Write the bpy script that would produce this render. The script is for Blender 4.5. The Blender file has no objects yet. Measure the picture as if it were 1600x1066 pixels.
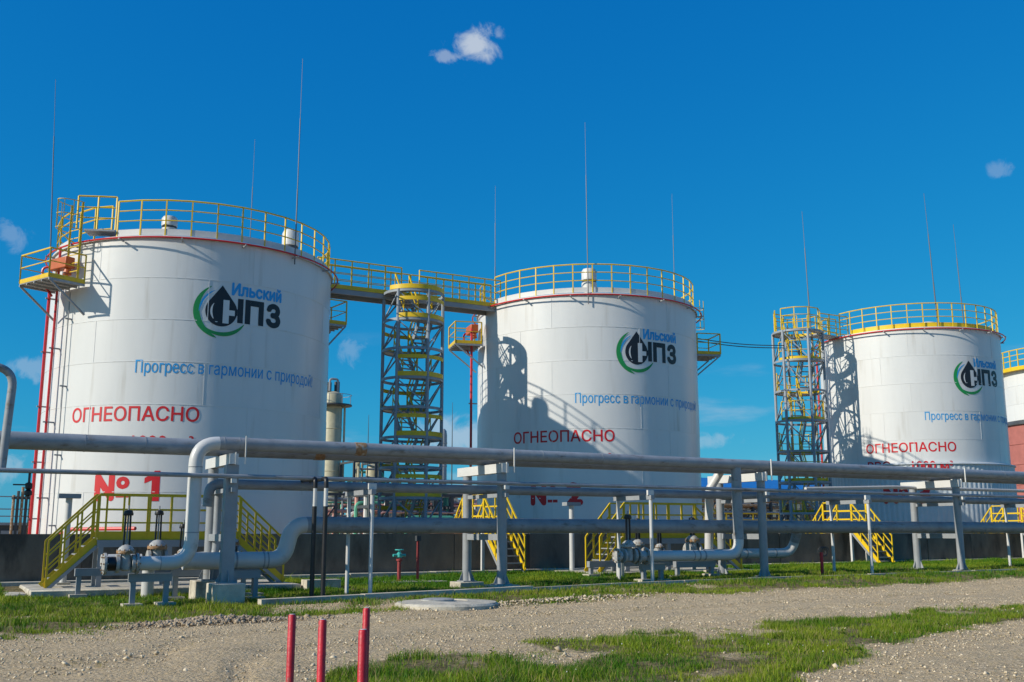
import bpy, bmesh, math, random
import numpy as np
from mathutils import Vector, Matrix
random.seed(7); rng = np.random.default_rng(7)
R_ = math.radians
sc = bpy.context.scene
col = sc.collection

# ------------------------------------------------------------------ camera
cam = bpy.data.cameras.new('camera'); cam.sensor_width = 36.0; cam.lens = 1620/1600*36
cam.clip_start = 0.1; cam.clip_end = 20000
camo = bpy.data.objects.new('camera', cam); col.objects.link(camo)
camo.location = (0, 0, 1.6); camo.rotation_euler = (R_(90 + 10.46), 0, R_(-29))
sc.camera = camo

# ------------------------------------------------------------------ sky and sun (x runs along the pipe rack, the sun stands almost along -x)
SUN_EL = R_(29); SUN_AZ = math.atan2(0.045, -1.0)      # direction towards the sun in the xy plane
world = bpy.data.worlds.new('World'); sc.world = world; world.use_nodes = True
wn, wl = world.node_tree.nodes, world.node_tree.links
wn.clear()
def wnode(t, **k):
    n = wn.new(t)
    for a, b in k.items(): setattr(n, a, b)
    return n
sky = wnode('ShaderNodeTexSky', sky_type='NISHITA'); sky.sun_disc = False
sky.sun_elevation = SUN_EL; sky.sun_rotation = math.pi/2 - SUN_AZ
sky.altitude = 0; sky.air_density = 1.0; sky.dust_density = 0.35; sky.ozone_density = 2.6
tint = wnode('ShaderNodeMix', data_type='RGBA', blend_type='MULTIPLY'); tint.inputs[0].default_value = 1
tint.inputs[7].default_value = (0.0289, 0.0731, 0.0986, 1)
wl.new(sky.outputs[0], tint.inputs[6])
# deep polarised blue of the photograph: one colour response per channel for the whole sky
ssep = wnode('ShaderNodeSeparateColor'); wl.new(tint.outputs[2], ssep.inputs[0]); scomb = wnode('ShaderNodeCombineColor')
for ch, (k, x0, g) in enumerate(((1.2, .181, 2.0), (4.05, .434, .76), (6.5, .658, .38))):
    dv = wnode('ShaderNodeMath', operation='DIVIDE'); wl.new(ssep.outputs[ch], dv.inputs[0]); dv.inputs[1].default_value = x0
    pw = wnode('ShaderNodeMath', operation='POWER'); wl.new(dv.outputs[0], pw.inputs[0]); pw.inputs[1].default_value = g
    ml = wnode('ShaderNodeMath', operation='MULTIPLY'); wl.new(pw.outputs[0], ml.inputs[0]); ml.inputs[1].default_value = k; wl.new(ml.outputs[0], scomb.inputs[ch])
tcw = wnode('ShaderNodeTexCoord')
def vm(op, a, b=None, s=None):
    n = wnode('ShaderNodeVectorMath', operation=op); wl.new(a, n.inputs[0])
    if b is not None: n.inputs[1].default_value = b
    return n
def mth(op, a, b=None, clamp=False):
    n = wnode('ShaderNodeMath', operation=op, use_clamp=clamp)
    for i, q in enumerate((a, b)):
        if q is None: continue
        if isinstance(q, (int, float)): n.inputs[i].default_value = q
        else: wl.new(q, n.inputs[i])
    return n.outputs[0]
def sm(x, lo, hi):
    n = wnode('ShaderNodeMapRange', interpolation_type='SMOOTHSTEP'); wl.new(x, n.inputs[0])
    n.inputs[1].default_value = lo; n.inputs[2].default_value = hi
    return n.outputs[0]
wnz = wnode('ShaderNodeTexNoise'); wnz.inputs['Scale'].default_value = 34; wnz.inputs['Detail'].default_value = 7; wnz.inputs['Roughness'].default_value = 0.62; wnz.inputs['Distortion'].default_value = 0.5
wl.new(tcw.outputs['Generated'], wnz.inputs['Vector'])
wnz2 = wnode('ShaderNodeTexNoise'); wnz2.inputs['Scale'].default_value = 5.5; wnz2.inputs['Detail'].default_value = 6; wnz2.inputs['Roughness'].default_value = 0.55
mp = vm('MULTIPLY', tcw.outputs['Generated'], (1, 1, 4.5)); wl.new(mp.outputs[0], wnz2.inputs['Vector'])
# a few small fair-weather clouds: azimuth from +y towards +x, elevation, half width, half height (degrees), density
cl = None
for az, el, ax, ay, den in ((26.9, 26.4, 1.55, 1.35, 0.85), (25.5, 25.7, 1.2, 0.42, 0.4), (28.2, 26.9, .5, .5, .3), (55.2, 17.9, .55, 0.5, 0.2), (2.5, 14.7, 0.9, 0.8, 0.22),
                            (-0.5, 12.6, 1.5, 1.0, 0.3), (3.5, 8.2, 2.4, 0.7, 0.3), (20.0, 9.9, .9, .8, 0.2), (26.0, 5.2, 3.0, 1.3, 0.55), (38.5, 4.9, 3.4, .55, 0.3), (1.5, 3.2, 3.6, 1.0, 0.35)):
    a, e = R_(az), R_(el)
    c = Vector((math.sin(a)*math.cos(e), math.cos(a)*math.cos(e), math.sin(e)))
    tx = Vector((math.cos(a), -math.sin(a), 0)); ty = tx.cross(c)*-1
    sub = vm('SUBTRACT', tcw.outputs['Generated'], tuple(c))
    dx = vm('DOT_PRODUCT', sub.outputs[0], tuple(tx / R_(ax))); dy = vm('DOT_PRODUCT', sub.outputs[0], tuple(ty / R_(ay)))
    r2 = mth('ADD', mth('MULTIPLY', dx.outputs['Value'], dx.outputs['Value']), mth('MULTIPLY', dy.outputs['Value'], dy.outputs['Value']))
    d = mth('ADD', mth('MULTIPLY', mth('SUBTRACT', 1.0, mth('SQRT', r2)), 0.85), mth('MULTIPLY', mth('SUBTRACT', wnz.outputs[0], 0.5), 1.9 if den > .5 else 3.0))
    m = mth('MULTIPLY', sm(d, 0.02, 0.62), den)
    cl = m if cl is None else mth('MAXIMUM', cl, m)
sep = wnode('ShaderNodeSeparateXYZ'); wl.new(tcw.outputs['Generated'], sep.inputs[0])
band = mth('MULTIPLY', mth('MULTIPLY', sm(sep.outputs[2], 0.0, 0.05), mth('SUBTRACT', 1.0, sm(sep.outputs[2], 0.10, 0.22))), sm(wnz2.outputs[0], 0.55, 0.75))
cl = mth('MAXIMUM', cl, mth('MULTIPLY', band, 0.35))
cmix = wnode('ShaderNodeMix', data_type='RGBA'); wl.new(cl, cmix.inputs[0]); wl.new(scomb.outputs[0], cmix.inputs[6]); cmix.inputs[7].default_value = (5.6, 6.3, 7.2, 1)
bg = wnode('ShaderNodeBackground'); bg.inputs[1].default_value = 0.1; wl.new(cmix.outputs[2], bg.inputs[0])
wo = wnode('ShaderNodeOutputWorld'); wl.new(bg.outputs[0], wo.inputs[0])

sun = bpy.data.lights.new('sun', 'SUN'); sun.energy = 5.0; sun.angle = R_(0.53); sun.color = (1.0, 0.925, 0.79)
suno = bpy.data.objects.new('sun', sun); col.objects.link(suno)
sdir = Vector((math.cos(SUN_AZ)*math.cos(SUN_EL), math.sin(SUN_AZ)*math.cos(SUN_EL), math.sin(SUN_EL)))
suno.rotation_euler = sdir.to_track_quat('Z', 'Y').to_euler(); suno.location = (-40, 5, 40)
sc.cycles.max_bounces = 6; sc.cycles.diffuse_bounces = 3; sc.cycles.glossy_bounces = 3; sc.cycles.transmission_bounces = 2
vs = sc.view_settings; vs.view_transform = 'Standard'; vs.look = 'None'; vs.exposure = 0.0; vs.gamma = 1.0; vs.use_curve_mapping = False

# ------------------------------------------------------------------ materials
MATS = {}
def mat(name, c, rough=0.5, metal=0.0, var=0.12, vs_=1.5, stretch=(1, 1, 1), bump=0.0, bs=20.0, dirt=None, dlo=0.55, dhi=0.75, ds=1.2, spec=0.5, dstretch=(1, 1, 1)):
    m = bpy.data.materials.new(name); m.use_nodes = True; nt = m.node_tree; n, l = nt.nodes, nt.links
    b = n['Principled BSDF']; b.inputs['Roughness'].default_value = rough; b.inputs['Metallic'].default_value = metal
    b.inputs['Specular IOR Level'].default_value = spec
    tc = n.new('ShaderNodeTexCoord'); oi = n.new('ShaderNodeObjectInfo')
    off = n.new('ShaderNodeVectorMath'); off.operation = 'ADD'
    mul = n.new('ShaderNodeMath'); mul.operation = 'MULTIPLY'; mul.inputs[1].default_value = 37.0; l.new(oi.outputs['Random'], mul.inputs[0])
    l.new(tc.outputs['Object'], off.inputs[0]); l.new(mul.outputs[0], off.inputs[1])
    def noise(scale, st, det=5):
        mp = n.new('ShaderNodeMapping'); mp.inputs['Scale'].default_value = st; l.new(off.outputs[0], mp.inputs[0])
        t = n.new('ShaderNodeTexNoise'); t.inputs['Scale'].default_value = scale; t.inputs['Detail'].default_value = det; t.inputs['Roughness'].default_value = 0.6
        l.new(mp.outputs[0], t.inputs['Vector']); return t
    nz = noise(vs_, stretch)
    ramp = n.new('ShaderNodeMapRange'); l.new(nz.outputs[0], ramp.inputs[0])
    ramp.inputs[1].default_value = 0.3; ramp.inputs[2].default_value = 0.7; ramp.inputs[3].default_value = 1 - var; ramp.inputs[4].default_value = 1 + var
    mx = n.new('ShaderNodeMix'); mx.data_type = 'RGBA'; mx.blend_type = 'MULTIPLY'; mx.inputs[0].default_value = 1
    mx.inputs[6].default_value = (*c, 1); l.new(ramp.outputs[0], mx.inputs[7]); out = mx.outputs[2]
    if dirt:
        dn = noise(ds, dstretch, 7)
        mr = n.new('ShaderNodeMapRange'); mr.interpolation_type = 'SMOOTHSTEP'; l.new(dn.outputs[0], mr.inputs[0]); mr.inputs[1].default_value = dlo; mr.inputs[2].default_value = dhi
        m2 = n.new('ShaderNodeMix'); m2.data_type = 'RGBA'; l.new(mr.outputs[0], m2.inputs[0]); l.new(out, m2.inputs[6]); m2.inputs[7].default_value = (*dirt, 1); out = m2.outputs[2]
    l.new(out, b.inputs['Base Color'])
    if bump:
        bn = noise(bs, (1, 1, 1), 6); bp = n.new('ShaderNodeBump'); bp.inputs['Strength'].default_value = bump; bp.inputs['Distance'].default_value = 0.05
        l.new(bn.outputs[0], bp.inputs['Height']); l.new(bp.outputs[0], b.inputs['Normal'])
    MATS[name] = m; return m
white = mat('white_tank_paint', (.625, .63, .62), .34, var=.04, vs_=.8, stretch=(1, 1, .25), bump=.16, bs=.8, dirt=(.45, .43, .39), dlo=.54, dhi=.84, ds=1.4, dstretch=(1.6, 1.6, .12))
whitep = mat('white_plain_paint', (.58, .575, .55), .4, var=.08, dirt=(.45, .40, .33), dlo=.6, dhi=.85, ds=3)
roofm = mat('roof_paint', (.6, .6, .58), .5)
pipem = mat('grey_pipe_paint', (.27, .285, .30), .42, var=.16, vs_=2.6, bump=.08, bs=40, dirt=(.15, .125, .10), dlo=.52, dhi=.78, ds=3.2, dstretch=(.8, 2, 2))
pipel = mat('light_grey_pipe_paint', (.55, .545, .53), .36, var=.06, vs_=2, bump=.03, bs=40, dirt=(.36, .34, .31), dlo=.6, dhi=.85, ds=3)
steel = mat('grey_steel_paint', (.27, .285, .30), .45, var=.10, vs_=3, bump=.05, bs=30, dirt=(.24, .19, .14), dlo=.64, dhi=.8, ds=4)
grate = mat('galvanised_grating', (.33, .34, .35), .5, metal=.3, var=.2, vs_=14, bump=.2, bs=60)
towerm = mat('tower_steel_paint', (.25, .285, .32), .45, var=.1, vs_=3)
yellow = mat('yellow_paint', (.68, .455, .008), .42, var=.10, vs_=4, dirt=(.38, .27, .04), dlo=.62, dhi=.85, ds=5)
red = mat('red_paint', (.55, .018, .022), .4, var=.12, vs_=4)
redp = mat('red_post_paint', (.47, .010, .022), .45, var=.22, vs_=8, bump=.15, bs=60, dirt=(.20, .06, .045), dlo=.58, dhi=.72, ds=11)
rodm = mat('dark_grey_rod', (.11, .12, .135), .5)
redd = mat('dull_red_paint', (.26, .035, .035), .6, var=.25, vs_=6)
redtxt = mat('red_letter_paint', (.58, .008, .014), .5, var=.06)
bluetxt = mat('blue_letter_paint', (.015, .30, .66), .5, var=.05)
blacktxt = mat('black_letter_paint', (.008, .009, .014), .45, var=.1)
greentxt = mat('green_letter_paint', (.01, .26, .06), .5, var=.05)
whitetxt = mat('white_letter_paint', (.625, .63, .62), .4, var=.03)
orange = mat('orange_paint', (.46, .10, .02), .45, var=.15, vs_=4)
teal = mat('teal_paint', (.06, .42, .38), .4, var=.2, vs_=10)
rust = mat('rusty_iron', (.30, .17, .08), .8, var=.4, vs_=12, bump=.4, bs=40, dirt=(.36, .33, .28), dlo=.5, dhi=.62, ds=8)
valvem = mat('cast_valve_paint', (.36, .36, .35), .5, var=.25, vs_=8, bump=.2, bs=30, dirt=(.26, .20, .14), dlo=.55, dhi=.7, ds=9)
black = mat('black_paint', (.012, .012, .014), .45, var=.3, vs_=6)
conc = mat('concrete', (.50, .455, .365), .85, var=.22, vs_=3, bump=.35, bs=24, dirt=(.26, .235, .19), dlo=.5, dhi=.72, ds=2.2)
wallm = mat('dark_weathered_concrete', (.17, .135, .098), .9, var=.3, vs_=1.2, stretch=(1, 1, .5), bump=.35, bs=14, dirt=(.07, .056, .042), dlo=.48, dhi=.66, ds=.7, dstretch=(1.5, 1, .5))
beige = mat('beige_cladding', (.40, .37, .25), .55, var=.15, vs_=2)
pink = mat('salmon_pipe_paint', (.62, .30, .25), .5, var=.15)
blue = mat('blue_paint', (.02, .16, .46), .45, var=.12)
cream = mat('cream_wall', (.62, .56, .36), .7, var=.12)
greenp = mat('green_pipe_paint', (.10, .38, .25), .5, var=.15)
brick = mat('red_brown_cladding', (.36, .12, .10), .65, var=.12, vs_=2)
darkm = mat('dark_steel', (.05, .055, .06), .6, var=.3)
clad = mat('corrugated_cladding_paint', (.50, .54, .57), .42, var=.06)
gravelm = None

# ------------------------------------------------------------------ mesh helpers
def link(o, parent=None):
    col.objects.link(o)
    if parent is not None: o.parent = parent
    return o
def tag(o, label=None, cat=None, group=None, kind=None):
    if label: o['label'] = label
    if cat: o['category'] = cat
    if group: o['group'] = group
    if kind: o['kind'] = kind
    return o
ORG = {}
def thing(name, loc, label, cat, group=None):
    o = bpy.data.objects.new(name, None); o.empty_display_size = .2; o.location = loc; col.objects.link(o)
    ORG[o] = Vector(loc); return tag(o, label, cat, group)
class MB:
    def __init__(s): s.v = []; s.f = []
    def add(s, vs_, fs):
        k = len(s.v); s.v += [tuple(p) for p in vs_]; s.f += [tuple(i + k for i in q) for q in fs]; return s
    def box(s, x0, x1, y0, y1, z0, z1):
        return s.add([(x0,y0,z0),(x1,y0,z0),(x1,y1,z0),(x0,y1,z0),(x0,y0,z1),(x1,y0,z1),(x1,y1,z1),(x0,y1,z1)],
                     [(0,3,2,1),(4,5,6,7),(0,1,5,4),(1,2,6,5),(2,3,7,6),(3,0,4,7)])
    def bar(s, p, q, w, h=None, up=(0,0,1)):
        h = h or w; p, q = Vector(p), Vector(q); d = (q - p).normalized(); u = Vector(up)
        if abs(d.dot(u)) > .98: u = Vector((0,1,0))
        a = d.cross(u).normalized(); b = a.cross(d).normalized(); vs_ = []
        for o in (p, q):
            for i, j in ((-1,-1),(1,-1),(1,1),(-1,1)): vs_.append(o + a*(i*w/2) + b*(j*h/2))
        return s.add(vs_, [(0,1,2,3),(7,6,5,4),(0,4,5,1),(1,5,6,2),(2,6,7,3),(3,7,4,0)])
    def tube(s, pts, r, n=10, closed=False, caps=True):
        pts = [Vector(p) for p in pts]; m = len(pts); rs = r if isinstance(r, (list, tuple)) else [r]*m
        ref = None; vs_ = []
        for i, p in enumerate(pts):
            if closed: d = (pts[(i+1) % m] - pts[i-1]).normalized()
            else: d = (pts[min(i+1, m-1)] - pts[max(i-1, 0)]).normalized()
            if ref is None: ref = Vector((0,0,1)) if abs(d.z) < .9 else Vector((0,1,0))
            a = d.cross(ref).normalized(); b = a.cross(d).normalized(); ref = b
            k = 1.0
            if not closed and 0 < i < m-1:
                c = (pts[i]-pts[i-1]).normalized().dot((pts[i+1]-pts[i]).normalized()); k = 1
            for j in range(n):
                t = 2*math.pi*j/n; vs_.append(p + a*(rs[i]*math.cos(t)*k) + b*(rs[i]*math.sin(t)*k))
        fs = []
        for i in range(m if closed else m-1):
            for j in range(n):
                a0 = i*n + j; a1 = i*n + (j+1) % n; b0 = ((i+1) % m)*n + j; b1 = ((i+1) % m)*n + (j+1) % n
                fs.append((a0, a1, b1, b0))
        if caps and not closed: fs.append(tuple(range(n))[::-1]); fs.append(tuple((m-1)*n + j for j in range(n)))
        return s.add(vs_, fs)
    def cyl(s, p, q, r, n=12): return s.tube([p, q], r, n)
    def lathe(s, prof, c=(0,0,0), n=16, axis='z'):
        vs_ = []
        for r, h in prof:
            for j in range(n):
                t = 2*math.pi*j/n; x, y, z = r*math.cos(t), r*math.sin(t), h
                if axis == 'x': x, y, z = z, x, y
                if axis == 'y': x, y, z = y, z, x
                vs_.append((c[0]+x, c[1]+y, c[2]+z))
        fs = [(i*n+j, i*n+(j+1) % n, (i+1)*n+(j+1) % n, (i+1)*n+j) for i in range(len(prof)-1) for j in range(n)]
        fs.append(tuple(range(n))[::-1]); fs.append(tuple((len(prof)-1)*n+j for j in range(n)))
        return s.add(vs_, fs)
    def arcband(s, c, r, a0, a1, z0, z1, t=.02, n=16):       # curved vertical plate
        vs_ = []; fs = []
        for i in range(n+1):
            a = a0 + (a1-a0)*i/n; ca, sa = math.cos(a), math.sin(a)
            for rr, z in ((r, z0), (r+t, z0), (r+t, z1), (r, z1)): vs_.append((c[0]+rr*ca, c[1]+rr*sa, c[2]+z))
        for i in range(n):
            for j in range(4): fs.append((i*4+j, i*4+(j+1) % 4, i*4+4+(j+1) % 4, i*4+4+j))
        fs += [(3,2,1,0), tuple(n*4+j for j in range(4))]
        return s.add(vs_, fs)
    def mesh(s, name, m, org=(0,0,0), smooth=35):
        me = bpy.data.meshes.new(name); o = Vector(org)
        me.from_pydata([tuple(Vector(p) - o) for p in s.v], [], s.f)
        bm = bmesh.new(); bm.from_mesh(me); bmesh.ops.recalc_face_normals(bm, faces=bm.faces); bm.to_mesh(me); bm.free()
        if smooth:
            me.polygons.foreach_set('use_smooth', [True]*len(me.polygons)); me.set_sharp_from_angle(angle=R_(smooth))
        me.materials.append(m); return me
    def build(s, name, m, parent=None, smooth=35, org=None):
        if org is None: org = ORG.get(parent, Vector((0,0,0))) if parent is not None else Vector((0,0,0))
        o = bpy.data.objects.new(name, s.mesh(name, m, org, smooth)); link(o, parent)
        if parent is not None: ORG[o] = ORG.get(parent, Vector((0,0,0)))
        else: ORG[o] = Vector(org)
        return o
def inst(me, name, parent, loc, rz=0.0):
    o = bpy.data.objects.new(name, me); link(o, parent); o.location = Vector(loc) - ORG.get(parent, Vector((0,0,0))); o.rotation_euler = (0,0,rz); return o
def bend(pts, rad, n=7):
    """polyline with rounded corners of radius rad"""
    pts = [Vector(p) for p in pts]; out = [pts[0]]
    for i in range(1, len(pts)-1):
        a, b, c = pts[i-1], pts[i], pts[i+1]; d0 = (a-b).normalized(); d1 = (c-b).normalized()
        ang = d0.angle(d1); t = min(rad/math.tan(ang/2), (a-b).length*.49, (c-b).length*.49)
        p0, p1 = b + d0*t, b + d1*t
        for k in range(n+1):
            u = k/n; out.append(p0*(1-u)**2 + b*(2*u*(1-u)*1.0) + p1*u**2)
    out.append(pts[-1]); return out
def mesh_np(name, V, F, m, smooth=False):
    me = bpy.data.meshes.new(name); me.vertices.add(len(V)); me.vertices.foreach_set('co', V.astype(np.float32).ravel())
    k = F.shape[1]; me.loops.add(F.size); me.loops.foreach_set('vertex_index', F.astype(np.int32).ravel())
    me.polygons.add(len(F)); me.polygons.foreach_set('loop_start', (np.arange(len(F))*k).astype(np.int32)); me.polygons.foreach_set('loop_total', np.full(len(F), k, np.int32))
    if smooth: me.polygons.foreach_set('use_smooth', [True]*len(F))
    me.materials.append(m); me.update(); me.validate(); return me

# ------------------------------------------------------------------ ground
def sst(a, b, x): t = np.clip((x-a)/(b-a), 0, 1); return t*t*(3-2*t)
def vnoise(x, y, s, seed):
    x, y = np.asarray(x)/s, np.asarray(y)/s; xi, yi = np.floor(x), np.floor(y); fx, fy = x-xi, y-yi
    def h(i, j): v = np.sin(i*127.1 + j*311.7 + seed*74.7)*43758.5453; return v - np.floor(v)
    fx, fy = fx*fx*(3-2*fx), fy*fy*(3-2*fy)
    return (h(xi,yi)*(1-fx)+h(xi+1,yi)*fx)*(1-fy) + (h(xi,yi+1)*(1-fx)+h(xi+1,yi+1)*fx)*fy
def fb(x, y, s, seed): return vnoise(x,y,s,seed)*.5 + vnoise(x,y,s/2.1,seed+1)*.3 + vnoise(x,y,s/4.3,seed+2)*.2
def gh(x, y):
    x = np.asarray(x, float); y = np.asarray(y, float)
    gx = np.interp(x, [-10, 6, 12, 16, 22, 60], [0, 0, .10, .21, .29, .36])
    z = gx*sst(17, 23, y) + .14*sst(26, 30, y)*(1 - sst(4, 16, x))
    near = (1 - sst(55, 90, np.abs(x))) * (1 - sst(33, 36, y))
    z = z*near + (fb(x, y, 2.6, 3)-.5)*.09*near + (fb(x, y, .7, 9)-.5)*.035*near
    return z
def gz(x, y): return float(gh(x, y))
def road_hi(x): return np.interp(x, [-60, -8, 1.1, 3.1, 5.4, 8.4, 14, 28, 70], [17, 17.6, 17.9, 18.6, 19.2, 19.9, 19.6, 20.2, 21])
def road_lo(x): return np.interp(x, [-60, 2.6, 3.4, 4.2, 5.8, 7.6, 10.5, 15.3, 21.7, 70], [3, 5, 9.8, 11.9, 13.0, 13.7, 14.5, 14.9, 15.3, 17])
def yard_hi(x): return np.interp(x, [-60, 2, 6.5, 8.6, 12.2, 17.8, 70], [-5, 2, 6.5, 8.8, 10.8, 12.6, 16])
def grassiness(x, y):
    """how much grass grows at a point: 0 bare gravel, 1 dense turf"""
    j = (fb(x, y, 1.7, 21)-.5)*2.0; j2 = (fb(x, y, .6, 31)-.5)*1.1
    hi = road_hi(x); lo = road_lo(x); yd = yard_hi(x)
    up = sst(-.1, 1.5, y - hi + j*1.1 + j2*.7)
    mid = sst(-.15, .55, lo - y + j*.9 + j2*.6)*sst(-.1, .7, y - yd + j*.6 + j2*.5)*sst(2.3, 3.4, x)
    bare = sst(.50, .63, fb(x, y, 1.2, 55))
    mid = mid*(1 - .85*bare*sst(.5, 2.5, y - yd)*sst(5.0, 7.0, x)); up = up*(1 - .75*sst(.58, .7, fb(x, y, 2.2, 77))*(1 - sst(22.6, 23.3, y)))
    return np.clip(np.maximum(up, mid), 0, 1)
def axis(lo, hi, step, far):
    a = np.arange(lo, hi+1e-6, step); g = []; d = step; p = hi
    while p < far: d *= 1.5; p += d; g.append(p)
    g2 = []; d = step; p = lo
    while p > -far: d *= 1.5; p -= d; g2.append(p)
    return np.concatenate([g2[::-1], a, g])
xs = axis(-14, 50, .22, 6000); ys = axis(2, 34, .2, 6000)
X, Y = np.meshgrid(xs, ys, indexing='ij'); Z = gh(X, Y)
V = np.stack([X, Y, Z], -1).reshape(-1, 3); nx, ny = len(xs), len(ys)
I = np.arange(nx*ny).reshape(nx, ny); F = np.stack([I[:-1,:-1], I[1:,:-1], I[1:,1:], I[:-1,1:]], -1).reshape(-1, 4)
def ground_mat(name):
    m = bpy.data.materials.new(name); m.use_nodes = True; n, l = m.node_tree.nodes, m.node_tree.links; b = n['Principled BSDF']; b.inputs['Roughness'].default_value = .95; b.inputs['Specular IOR Level'].default_value = .15
    tc = n.new('ShaderNodeTexCoord'); at = n.new('ShaderNodeAttribute'); at.attribute_name = 'grass'
    def nz(s, d=6, r=.6):
        t = n.new('ShaderNodeTexNoise'); t.inputs['Scale'].default_value = s; t.inputs['Detail'].default_value = d; t.inputs['Roughness'].default_value = r; l.new(tc.outputs['Object'], t.inputs['Vector']); return t.outputs[0]
    def mix(f, a, bb, bt='MIX'):
        x = n.new('ShaderNodeMix'); x.data_type = 'RGBA'; x.blend_type = bt
        for i, q in ((0, f), (6, a), (7, bb)):
            if isinstance(q, (tuple, float, int)): x.inputs[i].default_value = q if not isinstance(q, tuple) else (*q, 1)
            else: l.new(q, x.inputs[i])
        return x.outputs[2]
    def mr(x, a, bb, c=0., d=1.):
        q = n.new('ShaderNodeMapRange'); l.new(x, q.inputs[0]); q.inputs[1].default_value = a; q.inputs[2].default_value = bb; q.inputs[3].default_value = c; q.inputs[4].default_value = d; return q.outputs[0]
    vo = n.new('ShaderNodeTexVoronoi'); vo.inputs['Scale'].default_value = 15; l.new(tc.outputs['Object'], vo.inputs['Vector'])
    vo2 = n.new('ShaderNodeTexVoronoi'); vo2.inputs['Scale'].default_value = 55; l.new(tc.outputs['Object'], vo2.inputs['Vector'])
    sand = mix(mr(nz(.5), .35, .65), (.74, .54, .29), (.60, .455, .265))
    sand = mix(mr(nz(2.2, 4), .55, .75), sand, (.68, .45, .22))
    mpx = n.new('ShaderNodeMapping'); mpx.inputs['Scale'].default_value = (.16, 1.5, 1); l.new(tc.outputs['Object'], mpx.inputs[0])
    tw = n.new('ShaderNodeTexNoise'); tw.inputs['Scale'].default_value = 1.0; tw.inputs['Detail'].default_value = 7; tw.inputs['Roughness'].default_value = .65; l.new(mpx.outputs[0], tw.inputs['Vector'])
    sand = mix(mr(tw.outputs[0], .52, .62), sand, (.42, .32, .20)); sand = mix(mr(tw.outputs[0], .44, .36), sand, (.74, .55, .31))
    st = n.new('ShaderNodeSeparateColor'); l.new(vo.outputs['Color'], st.inputs[0])
    st2 = n.new('ShaderNodeSeparateColor'); l.new(vo2.outputs['Color'], st2.inputs[0])
    g = mix(mr(st.outputs[0], .55, .6), sand, mix(mr(st.outputs[1], 0, 1), (.44, .34, .21), (.76, .60, .39)))
    g = mix(mr(st2.outputs[0], .4, .45), g, mix(mr(st2.outputs[1], 0, 1), (.40, .30, .19), (.74, .58, .37)))
    soil = mix(mr(nz(3), .4, .6), (.12, .105, .04), (.22, .17, .085))
    fac = n.new('ShaderNodeMath'); fac.operation = 'ADD'; fac.use_clamp = True; l.new(mr(at.outputs['Fac'], .25, .8), fac.inputs[0]); l.new(mr(nz(9, 5), .3, .7, -.35, .35), fac.inputs[1])
    l.new(mix(fac.outputs[0], g, soil), b.inputs['Base Color'])
    hh = n.new('ShaderNodeMath'); hh.operation = 'ADD'; l.new(mr(vo.outputs['Distance'], 0, .6, .5, 0), hh.inputs[0]); l.new(nz(30, 6, .7), hh.inputs[1])
    bp = n.new('ShaderNodeBump'); bp.inputs['Strength'].default_value = 1.0; bp.inputs['Distance'].default_value = .05; l.new(hh.outputs[0], bp.inputs['Height']); l.new(bp.outputs[0], b.inputs['Normal'])
    return m
gm = ground_mat('earth_gravel_and_turf_soil')
def with_grass(me, x, y):
    at = me.attributes.new('grass', 'FLOAT', 'POINT'); g = grassiness(x, y)*((y < 33.2) & (x > -60) & (x < 80)); at.data.foreach_set('value', g.astype(np.float32))
gme = mesh_np('ground', V, F, gm, True); with_grass(gme, V[:,0], V[:,1])
ground = link(bpy.data.objects.new('ground', gme)); tag(ground, kind='structure')
# the gravel road, a sheet a little above the ground between its two worn edges
def sheet(name, x0, x1, dx, flo, fhi, k, lift):
    xx = np.arange(x0, x1+1e-6, dx); tt = np.linspace(0, 1, k); XX, TT = np.meshgrid(xx, tt, indexing='ij')
    lo = flo(XX) + (fb(XX, XX*0+3, 1.1, 61)-.5)*.9; hi = fhi(XX) + (fb(XX, XX*0+9, 1.1, 63)-.5)*.9
    YY = lo + (hi-lo)*TT; crown = np.sin(TT*math.pi)**.5
    ruts = -.07*np.exp(-((TT-.33)/.06)**2) - .07*np.exp(-((TT-.68)/.06)**2)
    ZZ = gh(XX, YY) + lift*crown - .03*(1-crown) + ruts*(.4+.8*fb(XX, YY, 2.0, 15)) + (fb(XX, YY, .35, 5)-.5)*.03 + (fb(XX, YY, 1.2, 45)-.5)*.05
    V = np.stack([XX, YY, ZZ], -1).reshape(-1, 3); I = np.arange(V.shape[0]).reshape(XX.shape)
    F = np.stack([I[:-1,:-1], I[1:,:-1], I[1:,1:], I[:-1,1:]], -1).reshape(-1, 4)
    me = mesh_np(name, V, F, gm, True); with_grass(me, V[:,0], V[:,1]); return tag(link(bpy.data.objects.new(name, me)), kind='structure')
sheet('gravel_road', -30, 60, .12, lambda x: np.maximum(road_lo(x), 4), road_hi, 60, .045)
sheet('gravel_yard', 4, 40, .12, lambda x: x*0+2.0, yard_hi, 60, .045)

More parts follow.
